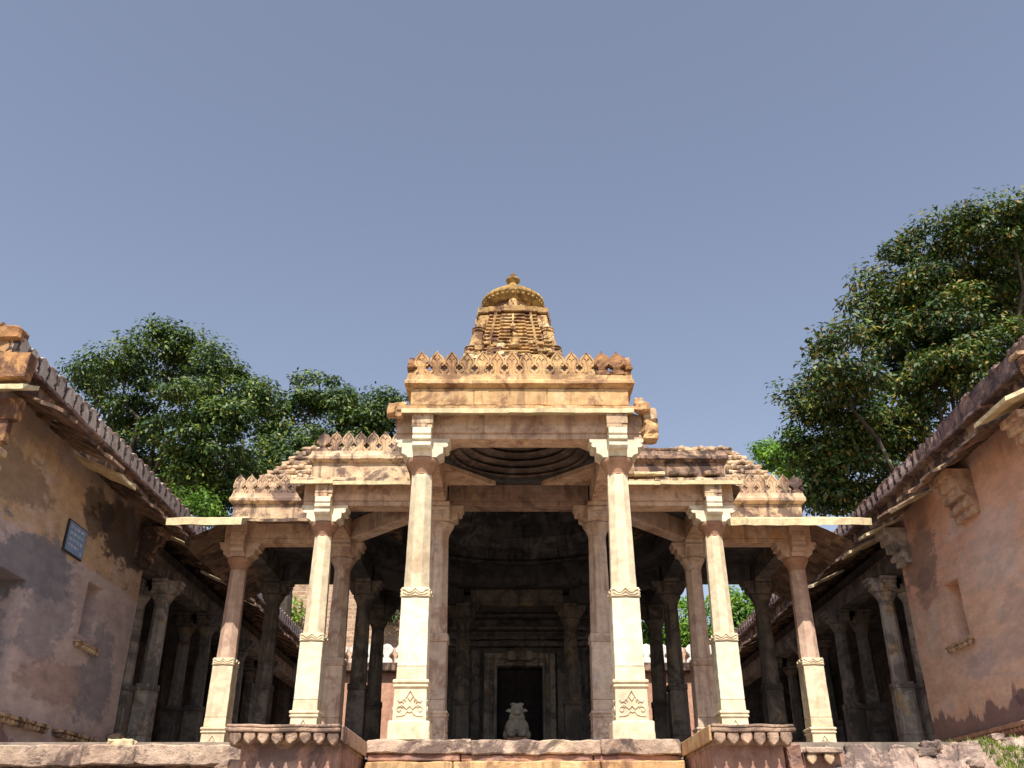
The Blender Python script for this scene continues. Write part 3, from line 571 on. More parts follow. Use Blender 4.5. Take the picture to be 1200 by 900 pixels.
# -- hall roof with its vault
hr = thing('hall_roof', 'buff stone hall roof with stained frieze and broken parapets on both sides of the porch', 'roof')
yc = 13.57
beam_x(hr, -3.32, -1.33, yc, M['pink']); beam_x(hr, 1.33, 3.32, yc, M['pink']); beam_x(hr, -1.08, 1.08, yc, M['beam_dim'])
for s in (-1, 1):
    beam_between(hr, (s * 1.2, 13.57), (s * 3.0, 15.45), M['mauve']); beam_between(hr, (s * 3.0, 17.95), (s * 1.15, 19.95), M['dark'])
    beam_y(hr, s * 3.0, 13.74, 15.28, M['pink']); beam_y(hr, s * 3.0, 15.62, 17.78, M['dark']); beam_y(hr, s * 3.0, 18.12, 19.95, M['dark'])
beam_x(hr, -1.0, 1.0, 19.95, M['cloister'], False)
for s in (-1, 1): beam_x(hr, min(s * 1.3, s * 3.0), max(s * 1.3, s * 3.0), 20.1, M['dark'], False)
hx = 3.15
for s, mt in ((-1, 'buff'), (1, 'stained')):
    x0, x1 = (-hx, -1.62) if s < 0 else (1.62, hx)
    G().box(x0 - (0.06 if s < 0 else 0), x1 + (0.06 if s > 0 else 0), 13.36, 13.66, 4.06, 4.34).build('frieze', M[mt], hr, bevel=0.004)
    G().rect(x0, x1, 13.42, 13.60, [(0.062, 4.343), (0.09, 4.352), (0.125, 4.375), (0.135, 4.385), (0.135, 4.435), (0.11, 4.465), (0.10, 4.515), (0.10, 4.53)]).build('cornice', M['stained' if s > 0 else 'buff'], hr, bevel=0.003, maxlen=0.2, rough=0.012, rscale=5, seed=s)
    ex0, ex1 = (-3.50, -1.66) if s < 0 else (1.66, 3.44)
    eave_x(hr, ex0, ex1, 13.42, 13.19, 3.995, 3.925, 0.062, M['slab'], 3, 0.006, 80 + s)
    eave_x(hr, ex0 + 0.05, ex1 - 0.06, 13.40, 13.26, 4.06, 4.0, 0.05, M['buff'], 4, 0.025, 90 + s, 'rubble_course')
    G().box(s * hx + 0.002 - (0.15 if s < 0 else 0.06), s * hx + (0.06 if s < 0 else 0.15), 13.67, 20.3, 4.06, 4.53).build('side_frieze', M['buff'], hr)
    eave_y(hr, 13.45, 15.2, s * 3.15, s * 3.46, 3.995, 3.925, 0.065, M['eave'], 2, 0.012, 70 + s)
merlons(hr, (-3.19, 13.42), (-1.62, 13.42), 4.53, M['buff'], 0, broken=(0,))
for i, (c, r) in enumerate([((2.02, 13.28, 4.115), (0.24, 0.06, 0.022)), ((1.72, 13.3, 4.2), (0.08, 0.06, 0.11)), ((2.55, 13.32, 4.13), (0.22, 0.06, 0.03)), ((3.0, 13.30, 4.13), (0.13, 0.07, 0.03)), ((2.2, 13.4, 4.56), (0.3, 0.08, 0.02)), ((1.8, 13.45, 4.57), (0.1, 0.08, 0.03))]):
    rock(hr, c, r, M['slab'] if i == 0 else M['eave'], 50 + i)
hc = (0, 16.75)
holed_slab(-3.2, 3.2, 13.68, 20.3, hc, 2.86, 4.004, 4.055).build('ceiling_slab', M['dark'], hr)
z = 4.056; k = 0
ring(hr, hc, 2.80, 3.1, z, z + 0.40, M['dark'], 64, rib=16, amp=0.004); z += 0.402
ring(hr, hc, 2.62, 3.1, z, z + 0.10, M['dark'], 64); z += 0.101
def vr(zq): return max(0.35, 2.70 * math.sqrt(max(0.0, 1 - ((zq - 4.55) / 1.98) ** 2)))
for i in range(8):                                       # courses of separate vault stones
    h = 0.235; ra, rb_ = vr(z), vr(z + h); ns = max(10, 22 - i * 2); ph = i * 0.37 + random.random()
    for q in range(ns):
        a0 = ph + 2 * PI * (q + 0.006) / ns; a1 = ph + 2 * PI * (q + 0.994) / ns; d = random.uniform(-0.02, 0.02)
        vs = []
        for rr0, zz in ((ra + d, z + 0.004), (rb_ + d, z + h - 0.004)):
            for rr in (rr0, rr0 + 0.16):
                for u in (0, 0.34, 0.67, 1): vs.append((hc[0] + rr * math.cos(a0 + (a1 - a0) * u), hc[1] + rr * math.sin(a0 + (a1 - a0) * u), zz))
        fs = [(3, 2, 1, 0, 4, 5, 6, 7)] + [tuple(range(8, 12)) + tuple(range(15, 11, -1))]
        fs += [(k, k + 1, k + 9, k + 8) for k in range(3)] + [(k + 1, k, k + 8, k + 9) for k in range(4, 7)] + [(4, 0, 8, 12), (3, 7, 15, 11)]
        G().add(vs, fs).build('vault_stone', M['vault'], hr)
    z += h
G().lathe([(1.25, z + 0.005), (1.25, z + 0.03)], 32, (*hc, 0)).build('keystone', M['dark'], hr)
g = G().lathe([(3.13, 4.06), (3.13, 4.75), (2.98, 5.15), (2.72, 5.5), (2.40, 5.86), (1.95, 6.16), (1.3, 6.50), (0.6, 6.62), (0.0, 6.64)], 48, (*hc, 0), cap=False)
g.build('roof_mound', M['parapet_dark'], hr)  # hall vault's outer shell, coloured dark to shade the parapet holes
# -- outer wing roofs with small stepped pyramids
for s in (-1, 1):
    wr = thing('wing_roof', ['pink stone side roof with merlons and stepped pyramid, left of the porch', 'pink stone side roof with merlons and stepped pyramid, right of the porch'][s > 0], 'roof', group='side roofs of the temple')
    xa, xb = sorted((s * 3.0, s * 5.0))
    beam_x(wr, min(s * 3.17, s * 5.06), max(s * 3.17, s * 5.06), 15.45, M['pink'], False); beam_y(wr, s * 4.78, 15.62, 18.3, M['cloister']); beam_x(wr, min(s * 3.17, s * 4.6), max(s * 3.17, s * 4.6), 17.95, M['dark'], False)
    G().box(min(s * 3.22, s * 4.98), max(s * 3.22, s * 4.98), 15.3, 18.2, 4.004, 4.058).build('ceiling_slab', M['dark'], wr)
    G().box(min(s * 3.32, s * 4.97), max(s * 3.32, s * 4.97), 15.28, 18.2, 4.06, 4.34).build('frieze', M['buff'], wr, bevel=0.004)
    G().rect(min(s * 3.52, s * 4.93), max(s * 3.52, s * 4.93), 15.32, 18.16, [(0.05, 4.343), (0.07, 4.352), (0.105, 4.375), (0.115, 4.385), (0.115, 4.435), (0.10, 4.465), (0.09, 4.515), (0.09, 4.53)]).build('cornice', M['buff'], wr, bevel=0.003, maxlen=0.25, rough=0.01, rscale=5, seed=7 + s)
    merlons(wr, (s * 5.02, 15.30), (s * 3.4, 15.30), 4.53, M['buff'], 0, broken=(0,) if s > 0 else ())
    merlons(wr, (s * 5.03, 15.4), (s * 5.03, 18.2), 4.53, M['buff'], s * PI / 2, broken=(0, 3) if s > 0 else (5,))
    px_, py_ = s * 3.55, 16.9
    for i in range(8):
        w = 1.25 - 0.0985 * i; b = 4.85 + 0.135 * i
        gg = G().rect(px_ - w, px_ + w, py_ - w, py_ + w, [(-0.02, b), (0.03, b + 0.02), (0.03, b + 0.07), (-0.05, b + 0.09), (-0.09, b + 0.134)])
        tr_ = gg.build('roof_tier', M['buff'], wr, bevel=0.006, maxlen=0.14, rough=0.035, rscale=6, seed=i + s * 20)
        kn = G(); nk = max(3, 9 - i)
        for q in range(nk):
            u = -w + 2 * w * (q + 0.5) / nk
            kn.ball((px_ + u, py_ - w - 0.03, b + 0.06), (0.06, 0.035, 0.05), 7, 5).ball((px_ + s * w, py_ + u, b + 0.06), (0.035, 0.06, 0.05), 7, 5)
        kn.build('carved_knob', M['buff'], tr_, kind='stuff')
    G().rect(px_ - 1.25, px_ + 1.25, py_ - 1.25, py_ + 1.25, [(0, 4.5), (0, 4.848)]).build('pyramid_base', M['stained'], wr, bevel=0.01)
    # sloping eave: bleached outer slabs and darker inner ones
    eave_x(wr, min(s * 4.52, s * 5.75) if s < 0 else 3.42, max(s * 4.52, s * 5.75) if s < 0 else 5.78, 15.30, 14.36, 3.995, 3.66, 0.115, M['slab'], 1 if s < 0 else 3, 0.014, 120 + s)
    if s < 0: eave_x(wr, -4.72, -3.5, 15.30, 14.62, 4.01, 3.82, 0.05, M['eave'], 1, 0.02, 130)
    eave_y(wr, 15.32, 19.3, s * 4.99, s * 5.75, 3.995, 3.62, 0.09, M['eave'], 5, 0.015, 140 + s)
    G().box(min(s * 3.22, s * 5.0), max(s * 3.22, s * 5.0), 18.202, 19.3, 4.004, 4.12).build('ceiling_slab', M['dark'], wr)

# ------------------------------------------------------------------ spire
sx0, sy0 = -0.07, 24.35
spire = thing('temple_spire', 'ochre curved temple spire with ribbed crown and finial above the porch parapet', 'spire', (sx0, sy0, 0))
prof = [(4.6, 2.42), (6.5, 2.26), (8.5, 2.03), (10.2, 1.74), (11.4, 1.47), (12.0, 1.27), (12.75, 1.09), (13.2, 0.965)]
def wz(z):
    for (a, b), (c, d) in zip(prof, prof[1:]):
        if z <= c: return b + (d - b) * (z - a) / (c - a)
    return 1.0
def star(w, e=0.0, ci=0.0):
    q = []
    a, b = 0.70 * w, 0.34 * w; p1, p2 = 0.045 + e, 0.10 + e
    ci_ = -w - e * 0.4 + ci
    side = [(ci_, ci_), (-a, ci_), (-a, -w - p1), (-b, -w - p1), (-b, -w - p2), (b, -w - p2), (b, -w - p1), (a, -w - p1), (a, ci_)]
    for k in range(4):
        c_, s_ = round(math.cos(k * PI / 2)), round(math.sin(k * PI / 2))
        q += [(x * c_ - y * s_, x * s_ + y * c_) for x, y in side]
    return q
G().rings([[(x, y, z) for x, y in star(w - 0.10)] for z, w in prof]).build('spire_body', M['ochre'], spire)
zc = 4.62; i = 0
CR = G()
while zc < 13.1:
    w = wz(zc + 0.03)
    ringA = [(x, y) for x, y in star(w, 0.03, 0.10)]
    h = 0.058
    g = G() if zc > 11.3 else CR
    g.rings([[(x * 0.992, y * 0.992, zc) for x, y in ringA], [(x, y, zc + 0.012) for x, y in ringA], [(x * 0.998, y * 0.998, zc + h - 0.012) for x, y in ringA], [(x * 0.985, y * 0.985, zc + h) for x, y in ringA]])
    if zc > 11.3: g.build('course', M['ochre'], spire, maxlen=0.25, rough=0.012, rscale=6, seed=i)
    zc += 0.132; i += 1
CR.build('lower_courses', M['ochre'], spire, kind='stuff')
# corner stacks with ribbed cushions, slotted side strips, centre strip
for cxs in (-1, 1):
    for cys in (-1, 1):
        zb = 8.2
        while zb < 13.0:
            w = wz(zb + 0.25) - 0.13
            top = min(zb + 0.56, 13.16)
            wt = wz(top) - 0.13
            G().rings([[(cxs * w + dx, cys * w + dy, zb) for dx, dy in ((-.17, -.17), (.17, -.17), (.17, .17), (-.17, .17))], [(cxs * wt + dx, cys * wt + dy, top) for dx, dy in ((-.15, -.15), (.15, -.15), (.15, .15), (-.15, .15))]]).build('corner_block', M['ochre'], spire, bevel=0.02, maxlen=0.1, rough=0.03, rscale=6, seed=zb)
            w2 = wz(top + 0.06) - 0.13
            if top < 13.1:
                G().lathe([(0.13, 0), (0.19, 0.02), (0.205, 0.05), (0.19, 0.085), (0.14, 0.10), (0.17, 0.115), (0.2, 0.14), (0.17, 0.17), (0.12, 0.18)], 32, (cxs * w2, cys * w2, top), rib=16, amp=0.04).build('ribbed_cushion', M['ochre'], spire)
            zb = top + 0.185
st = G()
for kf in range(4):
    mt = Matrix.Rotation(kf * PI / 2, 4, 'Z')
    for s in (-1, 1):
        for zc in np.arange(11.4, 13.1, 0.112):
            w = wz(zc); st.box(s * 0.52 * w - 0.035, s * 0.52 * w + 0.035, -w - 0.085, -w - 0.04, zc + 0.0, zc + 0.10, mt)
    w = wz(12.8)
    st.add([(-0.03, -wz(12.3) - 0.17, 12.3), (0.03, -wz(12.3) - 0.17, 12.3), (0.03, -wz(13.1) - 0.14, 13.12), (-0.03, -wz(13.1) - 0.14, 13.12), (-0.03, -wz(12.3) - 0.08, 12.3), (0.03, -wz(12.3) - 0.08, 12.3), (0.03, -wz(13.1) - 0.08, 13.12), (-0.03, -wz(13.1) - 0.08, 13.12)],
           [(0, 1, 2, 3), (5, 4, 7, 6), (0, 4, 5, 1), (1, 5, 6, 2), (2, 6, 7, 3), (3, 7, 4, 0)], mt)
st.build('slotted_strip', M['ochre'], spire, kind='stuff')
for zq in (12.42, 12.53):
    w = wz(zq); G().box(-0.075, 0.075, -w - 0.24, -w - 0.1, zq, zq + 0.085).build('boss', M['ochre'], spire, bevel=0.015)
# seated figure in front, over the lower arch, and worn carving round it
w = wz(12.0)
f = G().ball((0.06, -w - 0.2, 12.17), (0.075, 0.07, 0.085)).ball((0.06, -w - 0.2, 11.98), (0.13, 0.09, 0.15)).ball((0.06, -w - 0.22, 11.82), (0.2, 0.12, 0.08))
f.tube([(-0.05, -w - 0.2, 12.05), (-0.11, -w - 0.23, 11.95), (-0.05, -w - 0.3, 11.86)], [0.035, 0.03, 0.025]).tube([(0.17, -w - 0.2, 12.05), (0.23, -w - 0.23, 11.95), (0.17, -w - 0.3, 11.86)], [0.035, 0.03, 0.025])
fo = f.build('seated_figure', M['ochre'], spire, smooth=True)
for q in range(46):
    zq = random.uniform(11.25, 12.18 if random.random() < 0.75 else 12.3); w = wz(zq); xq = random.uniform(-w * 0.8, w * 0.8)
    if abs(xq - 0.06) < 0.2 and zq > 11.7: continue
    rock(spire, (xq, -w - random.uniform(0.03, 0.12), zq), (random.uniform(0.07, 0.2), 0.07, random.uniform(0.03, 0.07)), M['slab'] if random.random() < 0.22 else M['ochre'], q, 'carved_fragment')
g = G().rings([[(x, y, z) for x, y in star(1.0 + o, 0.01)] for o, z in ((0.02, 13.20), (0.04, 13.22), (0.045, 13.38), (0.0, 13.41))])
g.build('neck_slab', M['ochre'], spire, bevel=0.006)
G().lathe([(0.86, 13.41), (0.80, 13.46), (0.74, 13.60), (0.74, 13.78), (0.80, 13.80)], 48).build('crown_neck', M['ochre'], spire)
G().lathe([(0.5, 13.79), (0.78, 13.83), (0.86, 13.92), (0.94, 14.03), (0.975, 14.09), (0.975, 14.14), (0.93, 14.20), (0.80, 14.32), (0.62, 14.46), (0.44, 14.59), (0.30, 14.69), (0.20, 14.76)], 96, rib=32, amp=0.02).build('ribbed_crown', M['moss'], spire)
bd = G()
for q in range(36):
    a = 2 * PI * q / 36; bd.ball((0.93 * math.cos(a), 0.93 * math.sin(a), 13.99), (0.045, 0.045, 0.045), 7, 5)
bd.build('bead_row', M['moss'], spire, kind='stuff')
mk = [(-0.12, 13.40), (0.12, 13.40), (0.13, 13.58), (0.09, 13.67), (0.0, 13.71), (-0.09, 13.67), (-0.13, 13.58)]
fm = G().prism(mk, -1.08, -0.9).build('face_medallion', M['ochre'], spire, bevel=0.02)
G().ball((-0.045, -1.085, 13.6), (0.02, 0.015, 0.015), 8, 5).ball((0.045, -1.085, 13.6), (0.02, 0.015, 0.015), 8, 5).ball((0, -1.09, 13.55), (0.02, 0.02, 0.03), 8, 5).ball((0, -1.085, 13.49), (0.05, 0.015, 0.012), 8, 5).build('carved_face', M['ochre'], fm)
G().lathe([(0.26, 14.73), (0.17, 14.78), (0.13, 14.88), (0.19, 14.95), (0.225, 15.00), (0.225, 15.04), (0.17, 15.11), (0.10, 15.15), (0.12, 15.18), (0.07, 15.22), (0.055, 15.25), (0.03, 15.31), (0.0, 15.34)], 28).build('finial', M['moss'], spire)

# ------------------------------------------------------------------ sanctum with its doorway
sa = thing('sanctum', 'dark stone sanctum front with nested door frames at the back of the hall', 'sanctum')
def wall_y(yf, yb, x0, x1, z0, z1, ox0, ox1, oz1):      # wall facing -y with a doorway
    return G().box(x0, ox0, yf, yb, z0, z1).box(ox1, x1, yf, yb, z0, z1).box(ox0, ox1, yf, yb, oz1, z1)
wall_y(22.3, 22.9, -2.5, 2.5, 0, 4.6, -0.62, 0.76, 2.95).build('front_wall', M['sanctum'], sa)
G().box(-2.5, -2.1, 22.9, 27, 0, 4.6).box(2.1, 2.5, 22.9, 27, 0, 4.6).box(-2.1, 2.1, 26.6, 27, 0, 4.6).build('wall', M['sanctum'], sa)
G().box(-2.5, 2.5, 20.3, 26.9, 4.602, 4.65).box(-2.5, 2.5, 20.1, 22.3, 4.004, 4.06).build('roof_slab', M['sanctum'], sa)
for i, (w, h, p) in enumerate(((0.30, 0.30, 0.16), (0.17, 0.17, 0.10), (0.07, 0.07, 0.20))):
    a0, a1, t0 = -0.45 - w, 0.61 + w, 2.80 + h
    wi = (0.30, 0.17, 0.07)[i + 1] if i < 2 else 0.0
    G().box(a0, -0.45 - wi, 22.3 - p, 22.5, 0.004, t0).box(0.61 + wi, a1, 22.3 - p, 22.5, 0.004, t0).box(-0.45 - wi, 0.61 + wi, 22.3 - p, 22.5, 2.80 + wi, t0).build('door_frame', M['court'], sa, bevel=0.008)
dl = G().box(-0.45, 0.078, 22.62, 22.68, 0.004, 2.8).box(0.084, 0.61, 22.62, 22.68, 0.004, 2.8)
for k in range(12):
    zq = 0.3 + k * 0.21; dl.box(-0.4, 0.56, 22.60, 22.618, zq, zq + 0.03)
for xq in (-0.36, -0.18, 0.0, 0.16, 0.34, 0.52): dl.box(xq, xq + 0.03, 22.585, 22.60, 0.1, 2.7)
dl.build('door', M['dark_wood'], sa)
G().box(-0.2, 0.36, 22.0, 22.14, 2.92, 3.12).ball((0.08, 21.98, 3.02), (0.1, 0.06, 0.08)).build('lintel_carving', M['court'], sa)
for zq, p, h in ((3.25, 0.22, 0.1), (3.42, 0.14, 0.08), (3.62, 0.3, 0.06), (3.9, 0.35, 0.07)):
    G().box(-1.6, 1.75, 22.3 - p, 22.3, zq, zq + h).build('string_course', M['sanctum'], sa, maxlen=0.2, rough=0.02, rscale=5, seed=zq)
for s in (-1, 1):
    for q, xq in enumerate((1.0, 1.35, 1.75)):
        G().box(s * xq - 0.10 + 0.05, s * xq + 0.10 + 0.05, 22.3 - 0.12 - 0.06 * (q % 2), 22.3, 0.004, 3.2).build('pilaster', M['sanctum'], sa, bevel=0.012)

# bull statue
G_ = G()
bp = thing('bull_statue', 'small grey stone bull with pricked ears facing out from a pedestal before the dark doorway', 'statue', (-0.02, 15.9, 0))
G().box(-0.17, 0.17, -0.12, 0.55, 0.0, 0.43).box(-0.165, 0.165, -0.11, 0.5, 0.43, 0.50).box(-0.19, 0.19, -0.15, 0.58, 0.40, 0.432).build('pedestal', M['redwall'], bp, bevel=0.01)
b = G().ball((0, 0.18, 0.69), (0.19, 0.28, 0.17), 18, 12).ball((0, 0.0, 0.70), (0.178, 0.14, 0.165), 18, 12).ball((0, 0.12, 0.86), (0.09, 0.12, 0.09), 14, 10)
b.ball((0, -0.04, 0.84), (0.125, 0.11, 0.13), 16, 12).ball((0, -0.075, 0.985), (0.098, 0.095, 0.105), 16, 12).ball((0, -0.15, 0.93), (0.068, 0.07, 0.07), 14, 10).ball((0, -0.205, 0.905), (0.045, 0.035, 0.035), 12, 8)
b.ball((0, -0.07, 1.06), (0.088, 0.07, 0.035), 14, 8)
for s in (-1, 1):
    b.tube([(s * 0.09, 0.02, 0.64), (s * 0.10, -0.10, 0.57), (s * 0.085, -0.14, 0.53)], [0.065, 0.055, 0.045], 10)
    b.tube([(s * 0.085, -0.14, 0.535), (s * 0.045, -0.06, 0.53)], [0.042, 0.035], 10).ball((s * 0.085, -0.155, 0.528), (0.045, 0.04, 0.035))
    b.ball((s * 0.15, 0.3, 0.59), (0.07, 0.14, 0.1), 12, 8)
b.tube([(0, -0.06, 0.86), (0, -0.135, 0.76), (0, -0.135, 0.62)], [0.04, 0.03, 0.022], 8)
bm_ob = b.build('body', M['bull'], bp)
md = bm_ob.modifiers.new('r', 'REMESH'); md.mode = 'VOXEL'; md.voxel_size = 0.011
sm = bm_ob.modifiers.new('s', 'SMOOTH'); sm.iterations = 4
bpy.context.view_layer.update()
dg = bpy.context.evaluated_depsgraph_get()
nm = bpy.data.meshes.new_from_object(bm_ob.evaluated_get(dg)); nm.name = 'bull_body'
bm_ob.modifiers.clear(); bm_ob.data = nm; nm.polygons.foreach_set('use_smooth', [True] * len(nm.polygons))
for s in (-1, 1):
    G().rings([[(s * (0.075 + 0.10 * t), -0.07 + 0.02 * t + 0.012 * math.cos(a), 0.95 + 0.02 * math.sin(t * 3) + (0.036 * math.sin(PI * min(1, 0.25 + t * 0.75))) * math.sin(a)) for a in [2 * PI * q / 8 for q in range(8)]] for t in (0, 0.25, 0.5, 0.75, 1.0)]).build('ear', M['bull'], bp, smooth=True)
    G().tube([(s * 0.085, -0.075, 1.055), (s * 0.092, -0.085, 1.078), (s * 0.065, -0.10, 1.09), (s * 0.025, -0.105, 1.09)], [0.016, 0.016, 0.013, 0.008], 8).build('horn', M['bull'], bp, smooth=True)
    G().ball((s * 0.06, -0.165, 0.975), (0.014, 0.012, 0.012), 8, 6).build('eye', M['bull'], bp, smooth=True)
G().tube([(0.105 * math.cos(a), -0.05 + 0.11 * math.sin(a), 0.80 - 0.03 * math.sin(a)) for a in [2 * PI * q / 20 for q in range(20)]], [0.012] * 20, 6).build('collar', M['bull'], bp)

for ch in bp.children:
    if ch.name.split('.')[0] != 'pedestal': ch.scale = (1.06, 1, 0.88); ch.location.z = 0.565 - 0.5 * 0.88
    else: ch.scale.z = 1.13

# ------------------------------------------------------------------ platform, ledges, steps
pf = thing('temple_platform', 'raised stone platform carrying the temple columns, with rough coping slabs along its edge', 'platform')
G().box(-6.98, 7.18, 10.72, 30, -2.7, -0.20).build('platform_body', M['stained'], pf)  # dark stained stone deepens the shadow under the coping
G().box(-6.98, 7.18, 10.98, 30, -0.198, 0.0).build('floor', M['floor'], pf)
def coping(parent, x0, x1, y0, y1, z0, z1, n, seed, mat='coping', rough=0.02):
    xs = [x0] + sorted(x0 + (x1 - x0) * (i + random.uniform(-0.25, 0.25)) / n for i in range(1, n)) + [x1]
    for i in range(n):
        G().box(xs[i] + 0.004, xs[i + 1] - 0.004, y0 + random.uniform(-0.02, 0.03), y1, z0 + random.uniform(-0.015, 0.015), z1 + random.uniform(-0.006, 0.006)).build('coping_stone', M[mat], parent, bevel=0.012, maxlen=0.07, rough=rough, rscale=5, seed=seed + i * 1.7)
coping(pf, -6.95, -2.86, 10.50, 10.97, -0.27, -0.075, 4, 1)
rock(pf, (-4.35, 10.68, -0.055), (0.13, 0.09, 0.05), M['slab'], 77)
coping(pf, 2.6, 3.45, 10.55, 10.97, -0.15, -0.085, 2, 30, 'coping', 0.012)
G().box(2.5, 3.5, 10.68, 10.96, -0.6, -0.15).build('drain_wall', M['redwall'], pf)
petal_o = [(-0.051, 0.0), (-0.053, -0.05), (-0.042, -0.078), (-0.02, -0.102), (0.0, -0.118), (0.02, -0.102), (0.042, -0.078), (0.053, -0.05), (0.051, 0.0)]
PET = G().prism(list(reversed(petal_o)), -0.045, 0.03).mesh('petal', bevel=0.01)
for i in range(4): link('petal', PET, M['buff'], pf, (2.74 + i * 0.19, 10.63, -0.152))
for s in (-1, 1):
    lx0, lx1 = ((-2.72, -1.66) if s < 0 else (1.72, 2.49))
    lg = thing('petal_ledge', ['red plastered ledge with eight stone petals, left of the porch steps', 'red plastered ledge with six stone petals and chipped corner, right of the porch steps'][s > 0], 'ledge', group='petal-edged ledges beside the porch steps')
    G().box(lx0 + (0.12 if s < 0 else 0.03), lx1 - (0.03 if s < 0 else 0.10), 9.05, 10.7, -2.7, -0.22).build('wall', M['redwall'], lg, maxlen=0.2, rough=0.012, rscale=3)
    G().box(lx0, lx1, 8.88, 10.68, -0.125, -0.088).box(lx0 + 0.01, lx1 - 0.01, 8.895, 10.67, -0.086, -0.055).build('top_slab', M['ledge'], lg, bevel=0.01, maxlen=0.09, rough=0.010, rscale=5, seed=s)
    # sloping underside behind the petals
    G().add([(lx0 + 0.02, 8.945, -0.126), (lx1 - 0.02, 8.945, -0.126), (lx1 - 0.02, 9.046, -0.225), (lx0 + 0.02, 9.046, -0.225), (lx0 + 0.02, 10.6, -0.126), (lx1 - 0.02, 10.6, -0.126), (lx0 + 0.02, 10.6, -0.225), (lx1 - 0.02, 10.6, -0.225)],
            [(0, 1, 2, 3), (0, 4, 5, 1), (3, 2, 7, 6), (0, 3, 6, 4), (1, 5, 7, 2)]).build('cove', M['ledge'], lg)
    n = 8 if s < 0 else 6
    a, b_ = (lx0 + 0.10, lx1 - 0.07) if s < 0 else (lx0 + 0.075, lx1 - 0.09)
    for i in range(n):
        o = link('petal', PET, M['ledge'], lg, (a + (b_ - a) * i / (n - 1), 8.935, -0.124), random.uniform(-0.03, 0.03)); o.scale = (1, 1, random.uniform(0.88, 1.05))
    xi = lx1 if s < 0 else lx0
    G().box(xi - (0.0 if s < 0 else 0.022), xi + (0.022 if s < 0 else 0.0), 8.9, 10.66, -0.20, -0.06).build('side_band', M['orange'] if s > 0 else M['ledge'], lg, bevel=0.008, maxlen=0.15, rough=0.002)
    if s > 0: rock(lg, (2.56, 9.6, -0.36), (0.07, 0.35, 0.17), M['redwall'], 9, 'corner_stone')
    else: rock(lg, (-2.66, 9.3, -0.47), (0.16, 0.2, 0.12), M['ledge'], 9, 'corner_stone')
stp = thing('porch_steps', 'worn sandstone steps rising to the porch between the two petal ledges', 'steps')
coping(stp, -1.63, 1.69, 10.36, 10.97, -0.165, -0.035, 3, 60, 'coping', 0.022)
coping(stp, -1.63, 1.69, 10.43, 10.72, -0.245, -0.18, 3, 70, 'redwall', 0.012)
for k in range(8):
    zt = -0.258 - 0.3 * k
    coping(stp, -1.63, 1.69, 10.22 - 0.3 * k, 10.55 - 0.3 * k, zt - 0.29, zt, 3, 80 + 5 * k, 'orange' if k == 0 else 'coping', 0.014)

# right hand rubble terrace edge and its grass
def terrain(name, x0, x1, y0, y1, fn, mat, n=60, m=40):
    vs = [(x0 + (x1 - x0) * i / n, y0 + (y1 - y0) * j / m, 0) for j in range(m + 1) for i in range(n + 1)]
    vs = [(x + 0.02 * noise.noise(Vector((x * 6, y * 6, 1))), y + 0.02 * noise.noise(Vector((x * 6, y * 6, 5))), fn(x, y)) for x, y, _ in vs]
    fs = [(j * (n + 1) + i, j * (n + 1) + i + 1, (j + 1) * (n + 1) + i + 1, (j + 1) * (n + 1) + i) for j in range(m) for i in range(n)]
    g = G().add(vs, fs); return g.build(name, mat)
def rub(x, y):
    top = -0.10 + 0.075 * max(0, x - 4.2) + 0.04 * noise.noise(Vector((x * 1.5, y, 0)))
    d = 10.75 - y + 0.12 * noise.noise(Vector((x * 2, 0, 4)))
    zq = top if d < 0 else top - 1.25 * d
    p = Vector((x, y, 0)); dv = noise.voronoi(Vector((x * 3.4 + 0.3 * noise.noise(p * 5), y * 4.2, 0.5)))[0]; dw = noise.voronoi(Vector((x * 9.0, y * 10.0, 2.5)))[0]
    zq += 0.075 * min(1.0, (dv[1] - dv[0]) * 3.2) - 0.06 + 0.03 * min(1.0, (dw[1] - dw[0]) * 3.0)
    return max(-2.75, zq + 0.05 * noise.fractal(p * 4.5, 0.9, 2.0, 5) + 0.012 * noise.noise(p * 22))
struct(terrain('rubble_bank', 3.35, 9.0, 8.4, 13.2, rub, M['rubble'], 280, 200))
for q in range(26):
    x = random.uniform(3.5, 6.2); y = random.uniform(10.1, 10.9); r = random.uniform(0.02, 0.075)
    rock(None, (0, 0, 0), (r * random.uniform(1, 1.7), r, r * 0.7), M['rubble'], q, 'loose_stone', (x, y, rub(x, y) + r * 0.2))
for i, o in enumerate([o for o in C.objects if o.name.startswith('loose_stone')]):
    tag(o, 'small pale loose stone lying on the rubble bank below the right wall', 'stone', 'loose stones on the rubble bank')
def grass(name, spots, per, h):
    V = []; F = []
    for (x0, x1, y0, y1) in spots:
        for q in range(per):
            x, y = random.uniform(x0, x1), random.uniform(y0, y1)
            if noise.noise(Vector((x * 3, y * 3, 2))) < -0.1: continue
            zq = rub(x, y) - 0.005; a = random.uniform(0, 2 * PI); hh = h * random.uniform(0.4, 1.2); w = 0.006
            ln = random.uniform(0.1, 0.6) * hh; k = len(V)
            ca, sa_ = math.cos(a), math.sin(a); b = random.uniform(0, 2 * PI)
            V += [(x - ca * w, y - sa_ * w, zq), (x + ca * w, y + sa_ * w, zq), (x + math.cos(b) * ln * 0.4 + ca * w * 0.6, y + math.sin(b) * ln * 0.4 + sa_ * w * 0.6, zq + hh * 0.6), (x + math.cos(b) * ln, y + math.sin(b) * ln, zq + hh)]
            F.append((k, k + 1, k + 2, k + 3))
    o = G().add(V, F).build(name, M['grass']); o['kind'] = 'stuff'; o['category'] = 'grass'; o['label'] = 'short green grass growing along the top of the rubble bank'
grass('grass', [(4.3, 6.4, 10.75, 12.2), (5.0, 6.0, 10.45, 10.8)], 2600, 0.06)

